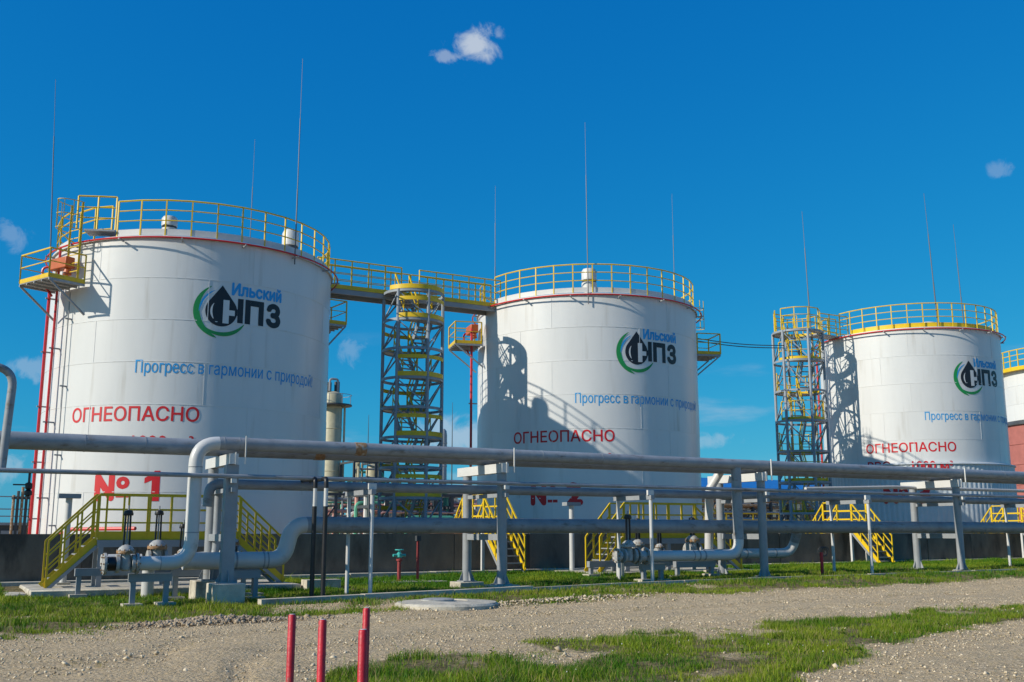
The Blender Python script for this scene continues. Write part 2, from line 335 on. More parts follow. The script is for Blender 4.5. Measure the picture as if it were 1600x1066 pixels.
# ------------------------------------------------------------------ kerb, apron, bund wall
kerb = thing('kerb', (26, 23.2, 0), None, None); kerb['kind'] = 'structure'
kx = [6.5, 8.9, 11.2, 13.4] + [13.4 + 2.4*i for i in range(1, 16)]
for i in range(len(kx)-1):
    a, b = kx[i]+.012, kx[i+1]-.012
    hgt = .10 if i > 2 else .13; w = .09 if i > 2 else .17; dz = random.uniform(-.012, .012)
    za, zb = gz(a, 23.2)*0 + np.interp(a, [6, 12.5, 17, 40], [.02, .13, .22, .30]), np.interp(b, [6, 12.5, 17, 40], [.02, .13, .22, .30])
    yo = 23.2 + random.uniform(-.015, .015); m = MB()
    m.add([(a,yo-w,za-.3),(b,yo-w,zb-.3),(b,yo+w,zb-.3),(a,yo+w,za-.3),(a,yo-w+.02,za+hgt+dz),(b,yo-w+.02,zb+hgt+dz),(b,yo+w-.02,zb+hgt+dz),(a,yo+w-.02,za+hgt+dz)],
          [(0,3,2,1),(4,5,6,7),(0,1,5,4),(1,2,6,5),(2,3,7,6),(3,0,4,7)])
    m.build('kerb_stone', conc, kerb, 20)
ap = thing('apron', (20, 32.7, 0), None, None); ap['kind'] = 'structure'
for i in range(24):
    a = -12 + 3*i; m = MB(); h = np.interp(a, [2, 13, 46], [.24, .30, .40]); m.box(a+.01, a+2.99, 32.35+random.uniform(-.01,.01), 33.1, -.4, h)
    m.build('apron_slab', conc, ap, 20)
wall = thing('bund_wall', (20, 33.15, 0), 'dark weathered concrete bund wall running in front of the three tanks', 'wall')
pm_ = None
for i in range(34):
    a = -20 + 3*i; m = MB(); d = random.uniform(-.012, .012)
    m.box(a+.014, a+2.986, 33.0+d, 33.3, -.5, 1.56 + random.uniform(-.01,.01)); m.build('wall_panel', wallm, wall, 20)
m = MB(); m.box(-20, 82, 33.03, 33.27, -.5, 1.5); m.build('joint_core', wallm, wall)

# ------------------------------------------------------------------ lettering on cylinders
TXT = {}
def text_shape(body, height, width=None, off=.0):
    """glyph outlines of the built-in font, thickened by off and filled through a constrained triangulation"""
    key = (body, off)
    if key not in TXT:
        cu = bpy.data.curves.new('lettering', 'FONT'); cu.body = body; cu.resolution_u = 3; cu.fill_mode = 'NONE'
        o = bpy.data.objects.new('lettering', cu); col.objects.link(o)
        dg = bpy.context.evaluated_depsgraph_get(); me = o.evaluated_get(dg).to_mesh()
        P = np.array([v.co[:2] for v in me.vertices]); Ed = np.array([e.vertices[:] for e in me.edges])
        o.evaluated_get(dg).to_mesh_clear(); bpy.data.objects.remove(o); bpy.data.curves.remove(cu)
        nxt = {}
        for a, b in Ed: nxt.setdefault(int(a), []).append(int(b)); nxt.setdefault(int(b), []).append(int(a))
        seen = set(); loops = []
        for st in range(len(P)):
            if st in seen or st not in nxt: continue
            lp = [st]; seen.add(st); cur = st
            step = st+1 if st+1 in nxt[st] else nxt[st][0]
            while step not in seen:
                lp.append(step); seen.add(step); q = [k for k in nxt[step] if k not in seen]; 
                if not q: break
                step = q[0]
            if len(lp) > 2: loops.append(P[lp])
        # group the loops letter by letter
        loops.sort(key=lambda l: l[:,0].min()); groups = []
        for l in loops:
            if groups and l[:,0].min() < max(k[:,0].max() for k in groups[-1]) - .015: groups[-1].append(l)
            else: groups.append([l])
        out = []
        dirs = [(0., 0.)] if off <= 0 else [(off*math.cos(t*math.pi/4), off*math.sin(t*math.pi/4)) for t in range(8)] + [(0., 0.)]
        for g in groups:
            pts = []; eds = []; segs = []
            for dx, dy in dirs:
                A = []; B = []
                for l in g:
                    k = len(pts); n_ = len(l); pts += [Vector((p[0]+dx, p[1]+dy)) for p in l]; eds += [(k+i, k+(i+1) % n_) for i in range(n_)]
                    A.append(l + [dx, dy]); B.append(np.roll(l, -1, 0) + [dx, dy])
                segs.append((np.concatenate(A), np.concatenate(B)))
            r = __import__('mathutils').geometry.delaunay_2d_cdt(pts, eds, [], 0, 1e-5)
            V_ = np.array([v[:] for v in r[0]]); F_ = np.array([f for f in r[2] if len(f) == 3])
            c = V_[F_].mean(1); inside = np.zeros(len(F_), bool)
            for A, B in segs:
                up = (A[None,:,1] <= c[:,None,1]) & (B[None,:,1] > c[:,None,1]); dn = (A[None,:,1] > c[:,None,1]) & (B[None,:,1] <= c[:,None,1])
                cr = (B[None,:,0]-A[None,:,0])*(c[:,None,1]-A[None,:,1]) - (c[:,None,0]-A[None,:,0])*(B[None,:,1]-A[None,:,1])
                inside |= ((up & (cr > 0)).sum(1) - (dn & (cr < 0)).sum(1)) != 0
            out.append((V_, [tuple(f) for f in F_[inside]]))
        TXT[key] = out
    L = TXT[key]; x0 = min(v[:,0].min() for v, f in L); x1 = max(v[:,0].max() for v, f in L); s = height/(.729+2*off)
    sx = width/(x1-x0) if width else s
    return [(np.stack([(v[:,0]-x0)*sx, (v[:,1]+off)*s], -1), f) for v, f in L]
def wrap(name, shapes, m, root, R, a0, off=.008):
    """shapes: list of (verts (s,z), faces) in metres along the shell from angle a0"""
    flat = []
    for q in shapes: flat += q if isinstance(q, list) else [q]
    if len(flat) > 1 and name.endswith('letter'):
        for q in flat: wrap(name, [q], m, root, R, a0, off)
        return
    bm = bmesh.new()
    for vs_, fs in flat:
        bv = [bm.verts.new((p[0], p[1], 0)) for p in vs_]
        for f in fs:
            try: bm.faces.new([bv[i] for i in f])
            except ValueError: pass
    xs_ = [v.co.x for v in bm.verts]; x = min(xs_) + .12
    while x < max(xs_):
        bmesh.ops.bisect_plane(bm, geom=bm.verts[:]+bm.edges[:]+bm.faces[:], plane_co=(x,0,0), plane_no=(1,0,0)); x += .12
    for v in bm.verts:
        a = a0 + v.co.x/R; z = v.co.y; v.co = ((R+off)*math.cos(a), (R+off)*math.sin(a), z)
    for f in bm.faces:
        c = f.calc_center_median()
        if f.normal.length == 0: f.normal_update()
        f.normal_update()
        if f.normal.dot(Vector((c.x, c.y, 0))) < 0: f.normal_flip()
    me = bpy.data.meshes.new(name); bm.to_mesh(me); bm.free(); me.materials.append(m)
    o = bpy.data.objects.new(name, me); link(o, root); return o
def shift(sh, dx, dy):
    if isinstance(sh, list): return [shift(q, dx, dy) for q in sh]
    return (np.array([[p[0]+dx, p[1]+dy] for p in sh[0]]), sh[1])
def rect(x0, x1, y0, y1): return (np.array([[x0,y0],[x1,y0],[x1,y1],[x0,y1]]), [(0,1,2,3)])
def crescent(c, ro, ci, ri, a0, a1, n=40):
    """band between an outer circle and a shifted inner circle"""
    P = []; 
    for i in range(n+1):
        a = R_(a0 + (a1-a0)*i/n); P.append((c[0]+ro*math.cos(a), c[1]+ro*math.sin(a)))
        k = math.sin(math.pi*i/n)**.6; q = (ci[0]+ri*math.cos(a), ci[1]+ri*math.sin(a)); P.append((P[-1][0]*(1-k)+q[0]*k, P[-1][1]*(1-k)+q[1]*k))
    return (np.array(P), [(2*i, 2*i+1, 2*i+3, 2*i+2) for i in range(n)])
def drop_shape(cx, zb, zt, r, n=48):
    zc = zb + r; P = [(cx, zc)]; d = zt - zc; t = math.acos(r/d)           # tangent points towards the tip
    for i in range(n+1):
        a = math.pi/2 + t + (2*math.pi - 2*t)*i/n; P.append((cx + r*math.cos(a), zc + r*math.sin(a)))
    P.append((cx, zt)); m = len(P)
    return (np.array(P), [(0, i, i+1) for i in range(1, m-1)] + [(0, m-1, 1)])

# ------------------------------------------------------------------ tanks
COURSES = 8
def plate_mesh(R, a0, a1, z0, z1, name, m, n=10):
    V_, F_, N_ = [], [], []
    for j in range(2):
        for i in range(n+1):
            a = a0 + (a1-a0)*i/n; V_.append((R*math.cos(a), R*math.sin(a), (z0, z1)[j])); N_.append((math.cos(a), math.sin(a), 0))
    for i in range(n): F_.append((i, i+1, n+2+i, n+1+i))
    me = bpy.data.meshes.new(name); me.from_pydata(V_, [], F_); me.polygons.foreach_set('use_smooth', [True]*len(F_))
    me.normals_split_custom_set_from_vertices(N_); me.materials.append(m); return me
def railing(parent, pts, h, rails, pm, post_w=.045, rail_r=.022, name_post='post', closed=False, top_r=.03):
    """posts at pts, straight rails between them"""
    o = ORG[parent]; mb = MB(); mb.box(-post_w/2, post_w/2, -post_w/2, post_w/2, 0, h); me = mb.mesh(name_post, pm, (0,0,0), 0)
    for p in pts: inst(me, name_post, parent, p, math.atan2(p[1]-o.y, p[0]-o.x))
    for k, rz in enumerate(rails):
        q = [(p[0], p[1], p[2]+rz) for p in pts]; r = top_r if k == 0 else rail_r
        MB().tube(q, r, 6, closed=closed).build('rail', pm, parent)
def polar(c, r, a, z): return (c[0]+r*math.cos(R_(a)), c[1]+r*math.sin(R_(a)), z)
def platform(root, c, R0, th, r0, r1, w, z, gen=True, name='foam_platform', hrail=1.0):
    """bracketed service platform on the shell, one part with sub-parts"""
    t = R_(th); e = Vector((math.cos(t), math.sin(t), 0)); s = Vector((-math.sin(t), math.cos(t), 0)); o = Vector((c[0], c[1], z))
    P = lambda r, k, dz=0: o + e*r + s*k + Vector((0,0,dz))
    m = MB(); m.bar(P(r0,0,-.02), P(r1,0,-.02), w, .04)
    for k in np.linspace(-w/2, w/2, 5): m.bar(P(r0,k,-.07), P(r1,k,-.07), .04, .08)
    dk = m.build(name, grate, root)
    for k in (-w/2, w/2):
        MB().bar(P(r1-.05,k,-.1), P(R0+.03,k,-1.1), .06).build('bracket', steel, dk)
        MB().bar(P(r0,k,.06), P(r1,k,.06), .02, .15).build('toe_board', yellow, dk)
    MB().bar(P(r1,-w/2,.06), P(r1,w/2,.06), .02, .15).build('toe_board', yellow, dk)
    cs = [(r0+.02,-w/2),(r1,-w/2),(r1,w/2),(r0+.02,w/2)]
    pts = [cs[0], ((r0+r1)/2,-w/2), cs[1], (r1,0), cs[2], ((r0+r1)/2,w/2), cs[3]]
    for i, (a, b) in enumerate(pts):
        if i % 2 == 0: MB().bar(P(a,b), P(a,b,hrail), .05).build('post', yellow, dk)
    for hz in (hrail, hrail*.55):
        m = MB()
        for i in range(3): m.bar(P(*cs[i],hz), P(*cs[i+1],hz), .045 if hz == hrail else .03)
        m.build('rail', yellow, dk)
    if gen:
        m = MB(); m.bar(P(r0+.25,.35,.80), P(r0+.3,-.6,.80), .36, .40).tube([P(r0+.3,-.6,.78), P(r0+.32,-.72,.78)], [.18,.12], 12).tube([P(r0+.25,.2,.62), P(r0+.25,.2,.35)], [.1,.16], 10); g = m.build('foam_generator', orange, dk, 30); bv_ = g.modifiers.new('bevel', 'BEVEL'); bv_.width = .04; bv_.segments = 2
        m = MB(); m.tube(bend([P(r0+.3,-.7,.8), P(r0+.5,-1.0,.75), P(r0+.5,-.9,.2), P(r0+.3,-.6,-.3)], .15), .045, 8); m.build('foam_hose', red, dk)
    return dk
def ladder(root, c, th, r, z0, z1, cage0):
    t = R_(th); e = Vector((math.cos(t), math.sin(t), 0)); s = Vector((-math.sin(t), math.cos(t), 0)); o = Vector((c[0], c[1], 0))
    P = lambda rr, k, z: o + e*rr + s*k + Vector((0,0,z))
    m = MB(); m.bar(P(r,-.3,z0), P(r,-.3,z1), .07).bar(P(r,.3,z0), P(r,.3,z1), .07); L = m.build('ladder', yellow, root)
    rung = MB(); rung.bar(P(r,-.3,0), P(r,.3,0), .025); me = rung.mesh('rung', yellow, ORG[root])
    for i in range(int((z1-z0)/.3)): inst(me, 'rung', L, ORG[root] + Vector((0,0,z0+.3*i+.15)))
    hoop = MB(); hoop.tube([P(r + .75*math.sin(math.pi*i/12), .38*math.cos(math.pi*i/12)*1.0, 0) for i in range(13)], .016, 5); hm = hoop.mesh('hoop', yellow, ORG[root])
    z = cage0
    while z <= z1+.01: inst(hm, 'hoop', L, ORG[root] + Vector((0,0,z))); z += .5
    for i in (2, 4, 6, 8, 10): MB().bar(P(r + .75*math.sin(math.pi*i/12), .38*math.cos(math.pi*i/12), cage0), P(r + .75*math.sin(math.pi*i/12), .38*math.cos(math.pi*i/12), z1), .022).build('cage_strap', yellow, L)
    return L
def tank(c, R, base, H, num, offs, label, cladz=None, plates=6):
    zt = base + H; root = thing('storage_tank', (c[0], c[1], 0), label, 'storage tank', 'white oil storage tanks in a row')
    ch = (H)/COURSES
    for k in range(COURSES):
        z0, z1 = base + k*ch, base + (k+1)*ch; st = (17 if k % 2 else 0) + 23
        for i in range(plates):
            a0 = R_(st + 360/plates*i); a1 = R_(st + 360/plates*(i+1)); me = plate_mesh(R + random.uniform(-.002,.002) + (COURSES-1-k)*.0004, a0, a1, z0, z1, 'shell_plate', white, 14)
            link(bpy.data.objects.new('shell_plate', me), root)
    m = MB()
    for k in range(1, COURSES): m.arcband((c[0],c[1],0), R-.002, 0, 2*math.pi-.001, base+k*ch-.012, base+k*ch+.012, .011, 96)
    for k in range(COURSES):
        st = (17 if k % 2 else 0) + 23
        for i in range(plates): a = R_(st+360/plates*i); m.arcband((c[0],c[1],0), R-.002, a-.0024, a+.0024, base+k*ch+.015, base+(k+1)*ch-.015, .011, 1)
    m.build('weld_seam', white, root)
    MB().lathe([(R+.05, zt-.05), (R+.05, zt+.02), (R-.1, zt+.05), (R*.5, zt+.42), (.2, zt+.62), (.01, zt+.63)], (c[0],c[1],0), 96).build('roof', roofm, root, 20)
    MB().arcband((c[0],c[1],0), R+.052, 0, 2*math.pi-.001, zt-.07, zt-.01, .03, 120).build('rim', whitep, root)
    MB().tube([polar(c, R+.27, 360*i/90, zt-.10) for i in range(90)], .032, 6, closed=True).build('ring_pipe', red, root)
    for i in range(16):
        a = 360/16*i + 5; MB().bar(polar(c, R+.03, a, zt-.17), polar(c, R+.36, a, zt-.15), .05, .05).build('ring_bracket', steel, root)
    # lettering
    dA = lambda q: R_(q)
    sl, wa, nn = offs
    wrap('slogan_letter', [shift(text_shape('Прогресс в гармонии с природой!', .44, 6.95, .006), 0, base+6.92)], bluetxt, root, R, R_(-122.2+sl))
    wrap('warning_letter', [shift(text_shape('ОГНЕОПАСНО', .50, 4.6, .014), 0, base+5.28)], redtxt, root, R, R_(-148.6+wa))
    RR = R if not cladz else R+.2
    z2 = base+4.32
    wrap('volume_letter', [shift(text_shape('РВС  -  1000 м³', .5, 4.3, .014), 0, z2)], redtxt, root, RR, R_(-146.8+wa))
    bz = base+2.62
    wrap('number_letter', [shift(text_shape('N', .98, .74, .07), 0, bz)], redtxt, root, RR, R_(-135.2+nn))
    wrap('number_letter', [shift(text_shape('o', .60, .46, .06), .79, bz+.40)], redtxt, root, RR, R_(-135.2+nn))
    wrap('number_bar', [rect(.80, 1.24, bz+.12, bz+.24)], redtxt, root, RR, R_(-135.2+nn))
    if num == '1': wrap('number_letter', [(np.array([[1.98,bz],[2.24,bz],[2.24,bz+1.0],[2.06,bz+1.0],[1.98,bz+.90],[1.74,bz+.76],[1.74,bz+.58],[1.98,bz+.68]]), [(0,1,2,3,4,7), (4,5,6,7)])], redtxt, root, RR, R_(-135.2+nn))
    else: wrap('number_letter', [shift(text_shape(num, 1.0, .70, .06), 1.62, bz)], redtxt, root, RR, R_(-135.2+nn))
    la = R_(-92+sl); zb = base
    wrap('drop_emblem', [drop_shape(0, zb+8.62, zb+10.08, .545)], blacktxt, root, R, la, .008)
    wrap('drop_highlight', [crescent((.02, zb+9.15), .40, (.08, zb+9.17), .39, 135, 225), ], whitetxt, root, R, la, .014)
    for q in ([crescent((.0, zb+9.15), .95, (.10, zb+9.21), .84, 112, 262)], [crescent((.06, zb+9.12), .84, (.02, zb+9.22), .80, 215, 335)]): wrap('green_swoosh', q, greentxt, root, R, la, .008 if q[0][0][0][0] < -.3 else .010)
    wrap('white_initial', [rect(.05, .26, zb+8.74, zb+9.57), rect(.261, .46, zb+9.03, zb+9.22)], whitetxt, root, R, la, .014)
    wrap('blue_swoosh', [crescent((.0, zb+9.17), .76, (.05, zb+9.17), .73, 108, 185)], bluetxt, root, R, la)
    def poly(rects, nm):       # a letter made of butted rectangles
        wrap(nm, [rect(*q) for q in rects], blacktxt, root, R, la)
    poly([(.56, .76, zb+8.80, zb+9.67), (.44, .558, zb+9.05, zb+9.28)], 'initial')
    poly([(.83, 1.03, zb+8.80, zb+9.67), (1.032, 1.338, zb+9.46, zb+9.67), (1.34, 1.54, zb+8.80, zb+9.67)], 'initial')
    wrap('initial', [shift(text_shape('З', .87, .62, .055), 1.64, zb+8.80)], blacktxt, root, R, la)
    wrap('name_letter', [shift(text_shape('Ильский', .47, 1.95, .045), .32, zb+9.76)], bluetxt, root, R, la)
    return root, zt
def roof_rail(root, c, R, zt, a0, a1, n, toe=True):
    pts = [polar(c, R-.08, a0+(a1-a0)*i/n, zt+.05) for i in range(n+1)]
    railing(root, pts, 1.28, (1.28, .92, .55), yellow)
    if toe:
        m = MB()
        for i in range(n):
            p, q = Vector(pts[i]), Vector(pts[i+1]); m.bar(p+Vector((0,0,.13)), q+Vector((0,0,.13)), .02, .22)
        m.build('toe_plate', whitep, root)
def vent(root, c, r, a, zt, h, rad, slim=False):
    p = polar(c, r, a, 0); z = zt + .2
    m = MB(); m.lathe([(rad*.7, z-.2), (rad*.7, z+.15), (rad, z+.16), (rad, z+h*.45), (rad*.9, z+h*.46), (rad*.9, z+h*.55), (rad, z+h*.56), (rad, z+h*.9), (rad*.8, z+h), (.02, z+h+.03)], (p[0],p[1],0), 18)
    v = m.build('breather_vent', whitep, root); MB().lathe([(rad*.93, z+h*.465), (rad*.93, z+h*.545)], (p[0],p[1],0), 18).build('vent_screen', darkm, v)
def rod(root, c, r, a, z0, z1, lean=(0, 0), d=.024):
    p = Vector(polar(c, r, a, z0)); q = p + Vector((lean[0], lean[1], z1-z0)); mid = p.lerp(q, .7)
    MB().tube([p, p.lerp(q,.35), p.lerp(q,.36), mid, p.lerp(q,.705), q], [d, d, d*.75, d*.75, d*.4, d*.3], 6).build('lightning_rod', rodm, root)
def riser(root, c, r, a, z0, z1, rad, m=None, clamps=3, end=None):
    p = polar(c, r, a, z0); q = polar(c, r, a, z1); pts = [p, q]
    if end: pts = bend([end, p, q], .25)
    o = MB().tube(pts, rad, 8).build('riser_pipe', m or red, root)
    for i in range(clamps): z = z0 + (z1-z0)*(i+.6)/clamps; MB().bar(polar(c, r-.28, a, z), polar(c, r+.12, a, z), .05).build('pipe_clamp', steel, o)

C1, C2, C3 = (8.44, 40.94), (26.92, 41.18), (48.37, 40.36)
R1, R3 = 5.215, 4.87
t1, z1t = tank(C1, R1, 0.0, 11.7, '1', (0, 0, 0), 'nearest white tank, numbered 1, with the orange foam generator on its sunlit side')
t2, z2t = tank(C2, R1, .10, 11.7, '2', (-6.6, -12.5, -16), 'middle white tank, numbered 2, with a stair tower shadow on its side')
t3, z3t = tank(C3, R3, .45, 11.85, '3', (-10.5, -21, -24), 'farthest lettered white tank, with ribbed cladding round its lower part', cladz=5.2)
# T1
roof_rail(t1, C1, R1, z1t, -134, 22, 16); roof_rail(t1, C1, R1, z1t, 40, 198, 14)
vent(t1, C1, 4.2, -116, z1t, .8, .28); vent(t1, C1, 3.75, -35, z1t, 1.42, .33)
rod(t1, C1, 5.35, 183, 10.9, 18.55, (-.35, .1)); rod(t1, C1, 5.33, -62, 11.3, 19.4, (0, 0)); rod(t1, C1, 4.9, 52, 11.6, 19.2)
platform(t1, C1, R1, -155, R1+.1, R1+1.42, 1.85, 10.1)
ladder(t1, C1, -150, R1+.35, 10.1, 13.0, 12.0)
# landing from ladder to roof
MB().bar(polar(C1, R1+.2, -146, 11.95), polar(C1, R1-.3, -136, 11.95), .7, .06).build('roof_step', grate, t1)
railing(t1, [polar(C1, R1+.55, -147, 12.0), polar(C1, R1+.2, -141, 12.0), polar(C1, R1-.08, -135, 12.0)], 1.2, (1.2, .8, .42), yellow)
railing(t1, [polar(C1, R1-.35, -160, 11.8), polar(C1, R1-.35, -149, 11.8), polar(C1, R1-.5, -141, 11.8)], 1.25, (1.25, .8, .42), yellow)
riser(t1, C1, R1+.3, -167, .9, 10.6, .055, clamps=5); riser(t1, C1, R1+.26, -161, 1.2, 11.6, .045, clamps=4)
riser(t1, C1, R1+.12, -154, .4, 9.9, .02, steel, 4)
MB().tube(bend([polar(C1, R1+.3, -167, 1.0), polar(C1, R1+.5, -167, .95), (C1[0]-4.4, C1[1]-4.4, 1.7), (C1[0]-2.8, C1[1]-6.6, 1.72)], .15), .06, 8).build('riser_foot', red, t1)
platform(t1, C1, R1, 6, R1+.1, R1+.95, 1.5, 10.2, gen=False)
# T2
roof_rail(t2, C2, R1, z2t, -177, 4, 19); roof_rail(t2, C2, R1, z2t, 20, 168, 13)
vent(t2, C2, 4.1, -121, z2t, 1.15, .34); vent(t2, C2, 3.2, 60, z2t, .7, .28)
rod(t2, C2, 5.33, -122, 11.3, 19.6, (-.05, 0)); rod(t2, C2, 4.9, 178, 11.6, 17.7); rod(t2, C2, 5.35, -1, 11.4, 18.9)
platform(t2, C2, R1, 165, R1+.1, R1+1.35, 1.6, 10.15)
platform(t2, C2, R1, -18, R1+.1, R1+1.3, 1.5, 10.1, gen=False)
ladder(t2, C2, -12, R1+.35, 10.1, 13.0, 11.6)
riser(t2, C2, R1+.55, 170, .9, 10.9, .06, clamps=4)
# T3
roof_rail(t3, C3, R3, z3t, -186, 12, 21, toe=False); roof_rail(t3, C3, R3, z3t, 30, 160, 12, toe=False)
m = MB(); m.arcband((C3[0],C3[1],0), R3-.22, R_(-178), R_(20), z3t+.04, z3t+.30, .02, 60); m.build('toe_plate', yellow, t3)
vent(t3, C3, 3.3, -120, z3t, .35, .45)
rod(t3, C3, 4.7, -120, 12.0, 19.7, (-.35, 0), .034); rod(t3, C3, 3.1, -53, 12.4, 19.0, (-.25, 0), .032); rod(t3, C3, 6.9, 175, 12.2, 19.3, (-.2, 0), .034)
riser(t3, C3, R3+.4, 152, .9, 11.6, .06, clamps=4)
m = MB(); n = 480; vv = []
for j, z in enumerate((.4, 5.12)):
    for i in range(n): a = 2*math.pi*i/n; r = R3 + .15 + (.022 if (i//2) % 2 else 0); vv.append((C3[0]+r*math.cos(a), C3[1]+r*math.sin(a), z))
m.add(vv, [(i, (i+1) % n, n+(i+1) % n, n+i) for i in range(n)]); m.build('corrugated_cladding', clad, t3, 10)
MB().lathe([(R3-.01, 5.20), (R3+.24, 5.13), (R3+.25, 5.08), (R3+.12, 5.06)], (C3[0],C3[1],0), 120).build('cladding_flashing', clad, t3, 20)

# ------------------------------------------------------------------ stair towers
def stair_tower(c, zt, R, label, bands, step=1.24, n=9, rot=0.0):
    root = thing('stair_tower', (c[0], c[1], 0), label, 'stair tower', 'round stair towers between the tanks'); cc = (c[0], c[1], 0)
    def P(a, r, z): return (c[0]+r*math.cos(R_(a)+rot), c[1]+r*math.sin(R_(a)+rot), z)
    legs = [-150, -90, -30, 30, 90, 150]
    for a in legs: MB().cyl(P(a, R, 0), P(a, R, zt), .075, 8).build('leg', towerm, root)
    for k in range(n):
        z = zt - k*step; front = k % 2 == 1
        m = MB(); m.arcband((c[0],c[1],z), R-.03, 0, 2*math.pi-.001, -.11, 0, .06, 40); m.build('ring_beam', towerm, root)
        if k == 0: a0, a1 = 0, 360
        elif front: a0, a1 = -158, -22
        else: a0, a1 = 22, 158
        # landing
        N = 24; v = []; f = []
        pts = [P(a0+(a1-a0)*i/N, R-.04, z-.03) for i in range(N+1)]
        v = pts + [(p[0], p[1], z-.08) for p in pts]; M_ = len(pts)
        if k == 0:
            hole = [P(-55+ (290)*0, 0, 0)]
        f = [tuple(range(M_)), tuple(range(2*M_-1, M_-1, -1))] + [(i, (i+1) % M_, M_+(i+1) % M_, M_+i) for i in range(M_)]
        if k == 0: 
            m = MB(); m.arcband((c[0],c[1],z-.06), R*.62, R_(70), R_(70+250), 0, .04, R*.35, 30); ld = m.build('landing', grate, root)
        else: ld = MB().add(v, f).build('landing', grate, root)
        if bands:
            b0, b1 = (R_(-152), R_(-22)) if front else (R_(28), R_(155))
            if k == 0: b0, b1 = R_(-170), R_(-8)
            b0 += rot; b1 += rot
            MB().arcband((c[0],c[1],z), R+.02, b0, b1, 0, .19, .025, 24).build('toe_board', yellow, ld)
            if k > 0: MB().arcband((c[0],c[1],z), R+.02, b0, b1, .74, .90, .025, 24).build('guard_band', yellow, ld)
        else:
            b0, b1 = (R_(-170)+rot, R_(-10)+rot) if front else (R_(10)+rot, R_(170)+rot)
            MB().arcband((c[0],c[1],z), R-.12, b0, b1, 0, .15, .02, 24).build('toe_board', yellow, ld)
            for hz in (.5, 1.0):
                MB().tube([(c[0]+(R-.1)*math.cos(b0+(b1-b0)*i/16), c[1]+(R-.1)*math.sin(b0+(b1-b0)*i/16), z+hz) for i in range(17)], .022, 5).build('rail', yellow, ld)
            for i in range(0, 17, 4): a = b0+(b1-b0)*i/16; MB().bar((c[0]+(R-.1)*math.cos(a), c[1]+(R-.1)*math.sin(a), z), (c[0]+(R-.1)*math.cos(a), c[1]+(R-.1)*math.sin(a), z+1), .04).build('post', yellow, ld)
        # braces on the outside
        if k < n-1:
            zl = z - step
            for i in range(len(legs)):
                a, b = legs[i], legs[(i+1) % 6]
                if i in (0, 2, 4): MB().bar(P(a, R, z-.1), P(b, R, zl+.05), .05).build('brace', towerm, root)
                else: MB().bar(P(b, R, z-.1), P(a, R, zl+.05), .05).build('brace', towerm, root)
            # flight from the lower landing to this one
            side = .38 if k % 2 else -.38; yy0, yy1 = (-.35, .45) if front else (.35, -.45)     # upper end, lower end
            ct, st_ = math.cos(rot), math.sin(rot)
            Q = lambda x, y, z: (c[0]+x*ct-y*st_, c[1]+x*st_+y*ct, z)
            fl = MB(); 
            for dx in (-.32, .32): fl.bar(Q(side+dx, yy0, z-.05), Q(side+dx, yy1, zl-.02), .04, .2)
            fl = fl.build('stair_flight', towerm, root)
            for i in range(1, 6): q = i/6; MB().bar(Q(side-.3, yy0+(yy1-yy0)*q, z-step*q), Q(side+.3, yy0+(yy1-yy0)*q, z-step*q), .2, .03).build('tread', grate, fl)
            hm = MB()
            for dx in (-.34, .34): hm.bar(Q(side+dx, yy0, z+.9), Q(side+dx, yy1, zl+.9), .055).bar(Q(side+dx, yy0, z+.45), Q(side+dx, yy1, zl+.45), .035).bar(Q(side+dx, yy0, z-.05), Q(side+dx, yy0, z+.9), .035).bar(Q(side+dx, yy1, zl), Q(side+dx, yy1, zl+.9), .035)
            hm.build('handrail', yellow, fl)
    return root
TW1, TW3 = (17.5, 40.35), (40.7, 41.2)
stair_tower(TW1, 11.72, 1.27, 'round stair tower with wide yellow guard bands between the first two tanks', True, rot=R_(6.4))
st3 = stair_tower(TW3, 12.35, 1.32, 'round stair tower with thin yellow rails at the left of the farthest lettered tank', False, step=1.62, n=8, rot=R_(-20))
# top rails of the second tower and its gangway to the roof
pts = [(TW3[0]+1.25*math.cos(R_(a)), TW3[1]+1.25*math.sin(R_(a)), 12.35) for a in (-175, -140, -105, -70, -35)]
railing(st3, pts, 1.2, (1.2, .8, .4), yellow)
pts = [(TW3[0]+1.25*math.cos(R_(a)), TW3[1]+1.25*math.sin(R_(a)), 12.35) for a in (160, 120, 80, 45)]
railing(st3, pts, 1.2, (1.2, .8, .4), yellow)
g = thing('gangway', (42.7, 41.1, 12.3), 'short yellow railed gangway from stair tower onto the farthest lettered tank', 'gangway')
MB().box(41.6, 43.9, 40.65, 41.5, 12.24, 12.32).build('deck', grate, g)
for y in (40.65, 41.5): railing(g, [(41.8, y, 12.32), (42.6, y, 12.32), (43.4, y, 12.32), (44.0, y, 12.32)], 1.15, (1.15, .78, .4), yellow)
# walkway bridge T1 - tower - T2
b = thing('walkway_bridge', (17.6, 41.2, 11.7), 'yellow railed walkway bridge joining the roofs of the first two tanks', 'footbridge')
for x0, x1 in ((13.2, 17.55), (17.6, 22.2)):
    MB().box(x0, x1, 40.8, 41.7, 11.70, 11.76).build('deck', grate, b)
for y in (40.78, 41.72):
    MB().box(13.2, 22.2, y-.04, y+.04, 11.48, 11.69).build('side_beam', steel, b); MB().box(13.2, 22.2, y-.055, y-.041, 11.70, 11.88).build('toe_board', yellow, b)
    for xa, xb in ((13.3, 17.1), (17.95, 22.0)):
        if y > 41: xb = 17.9 if xa < 14 else xb
        n = 5; railing(b, [(xa+(xb-xa)*i/n, y, 11.76) for i in range(n+1)], 1.2, (1.2, .9, .6, .3), yellow, rail_r=.017)
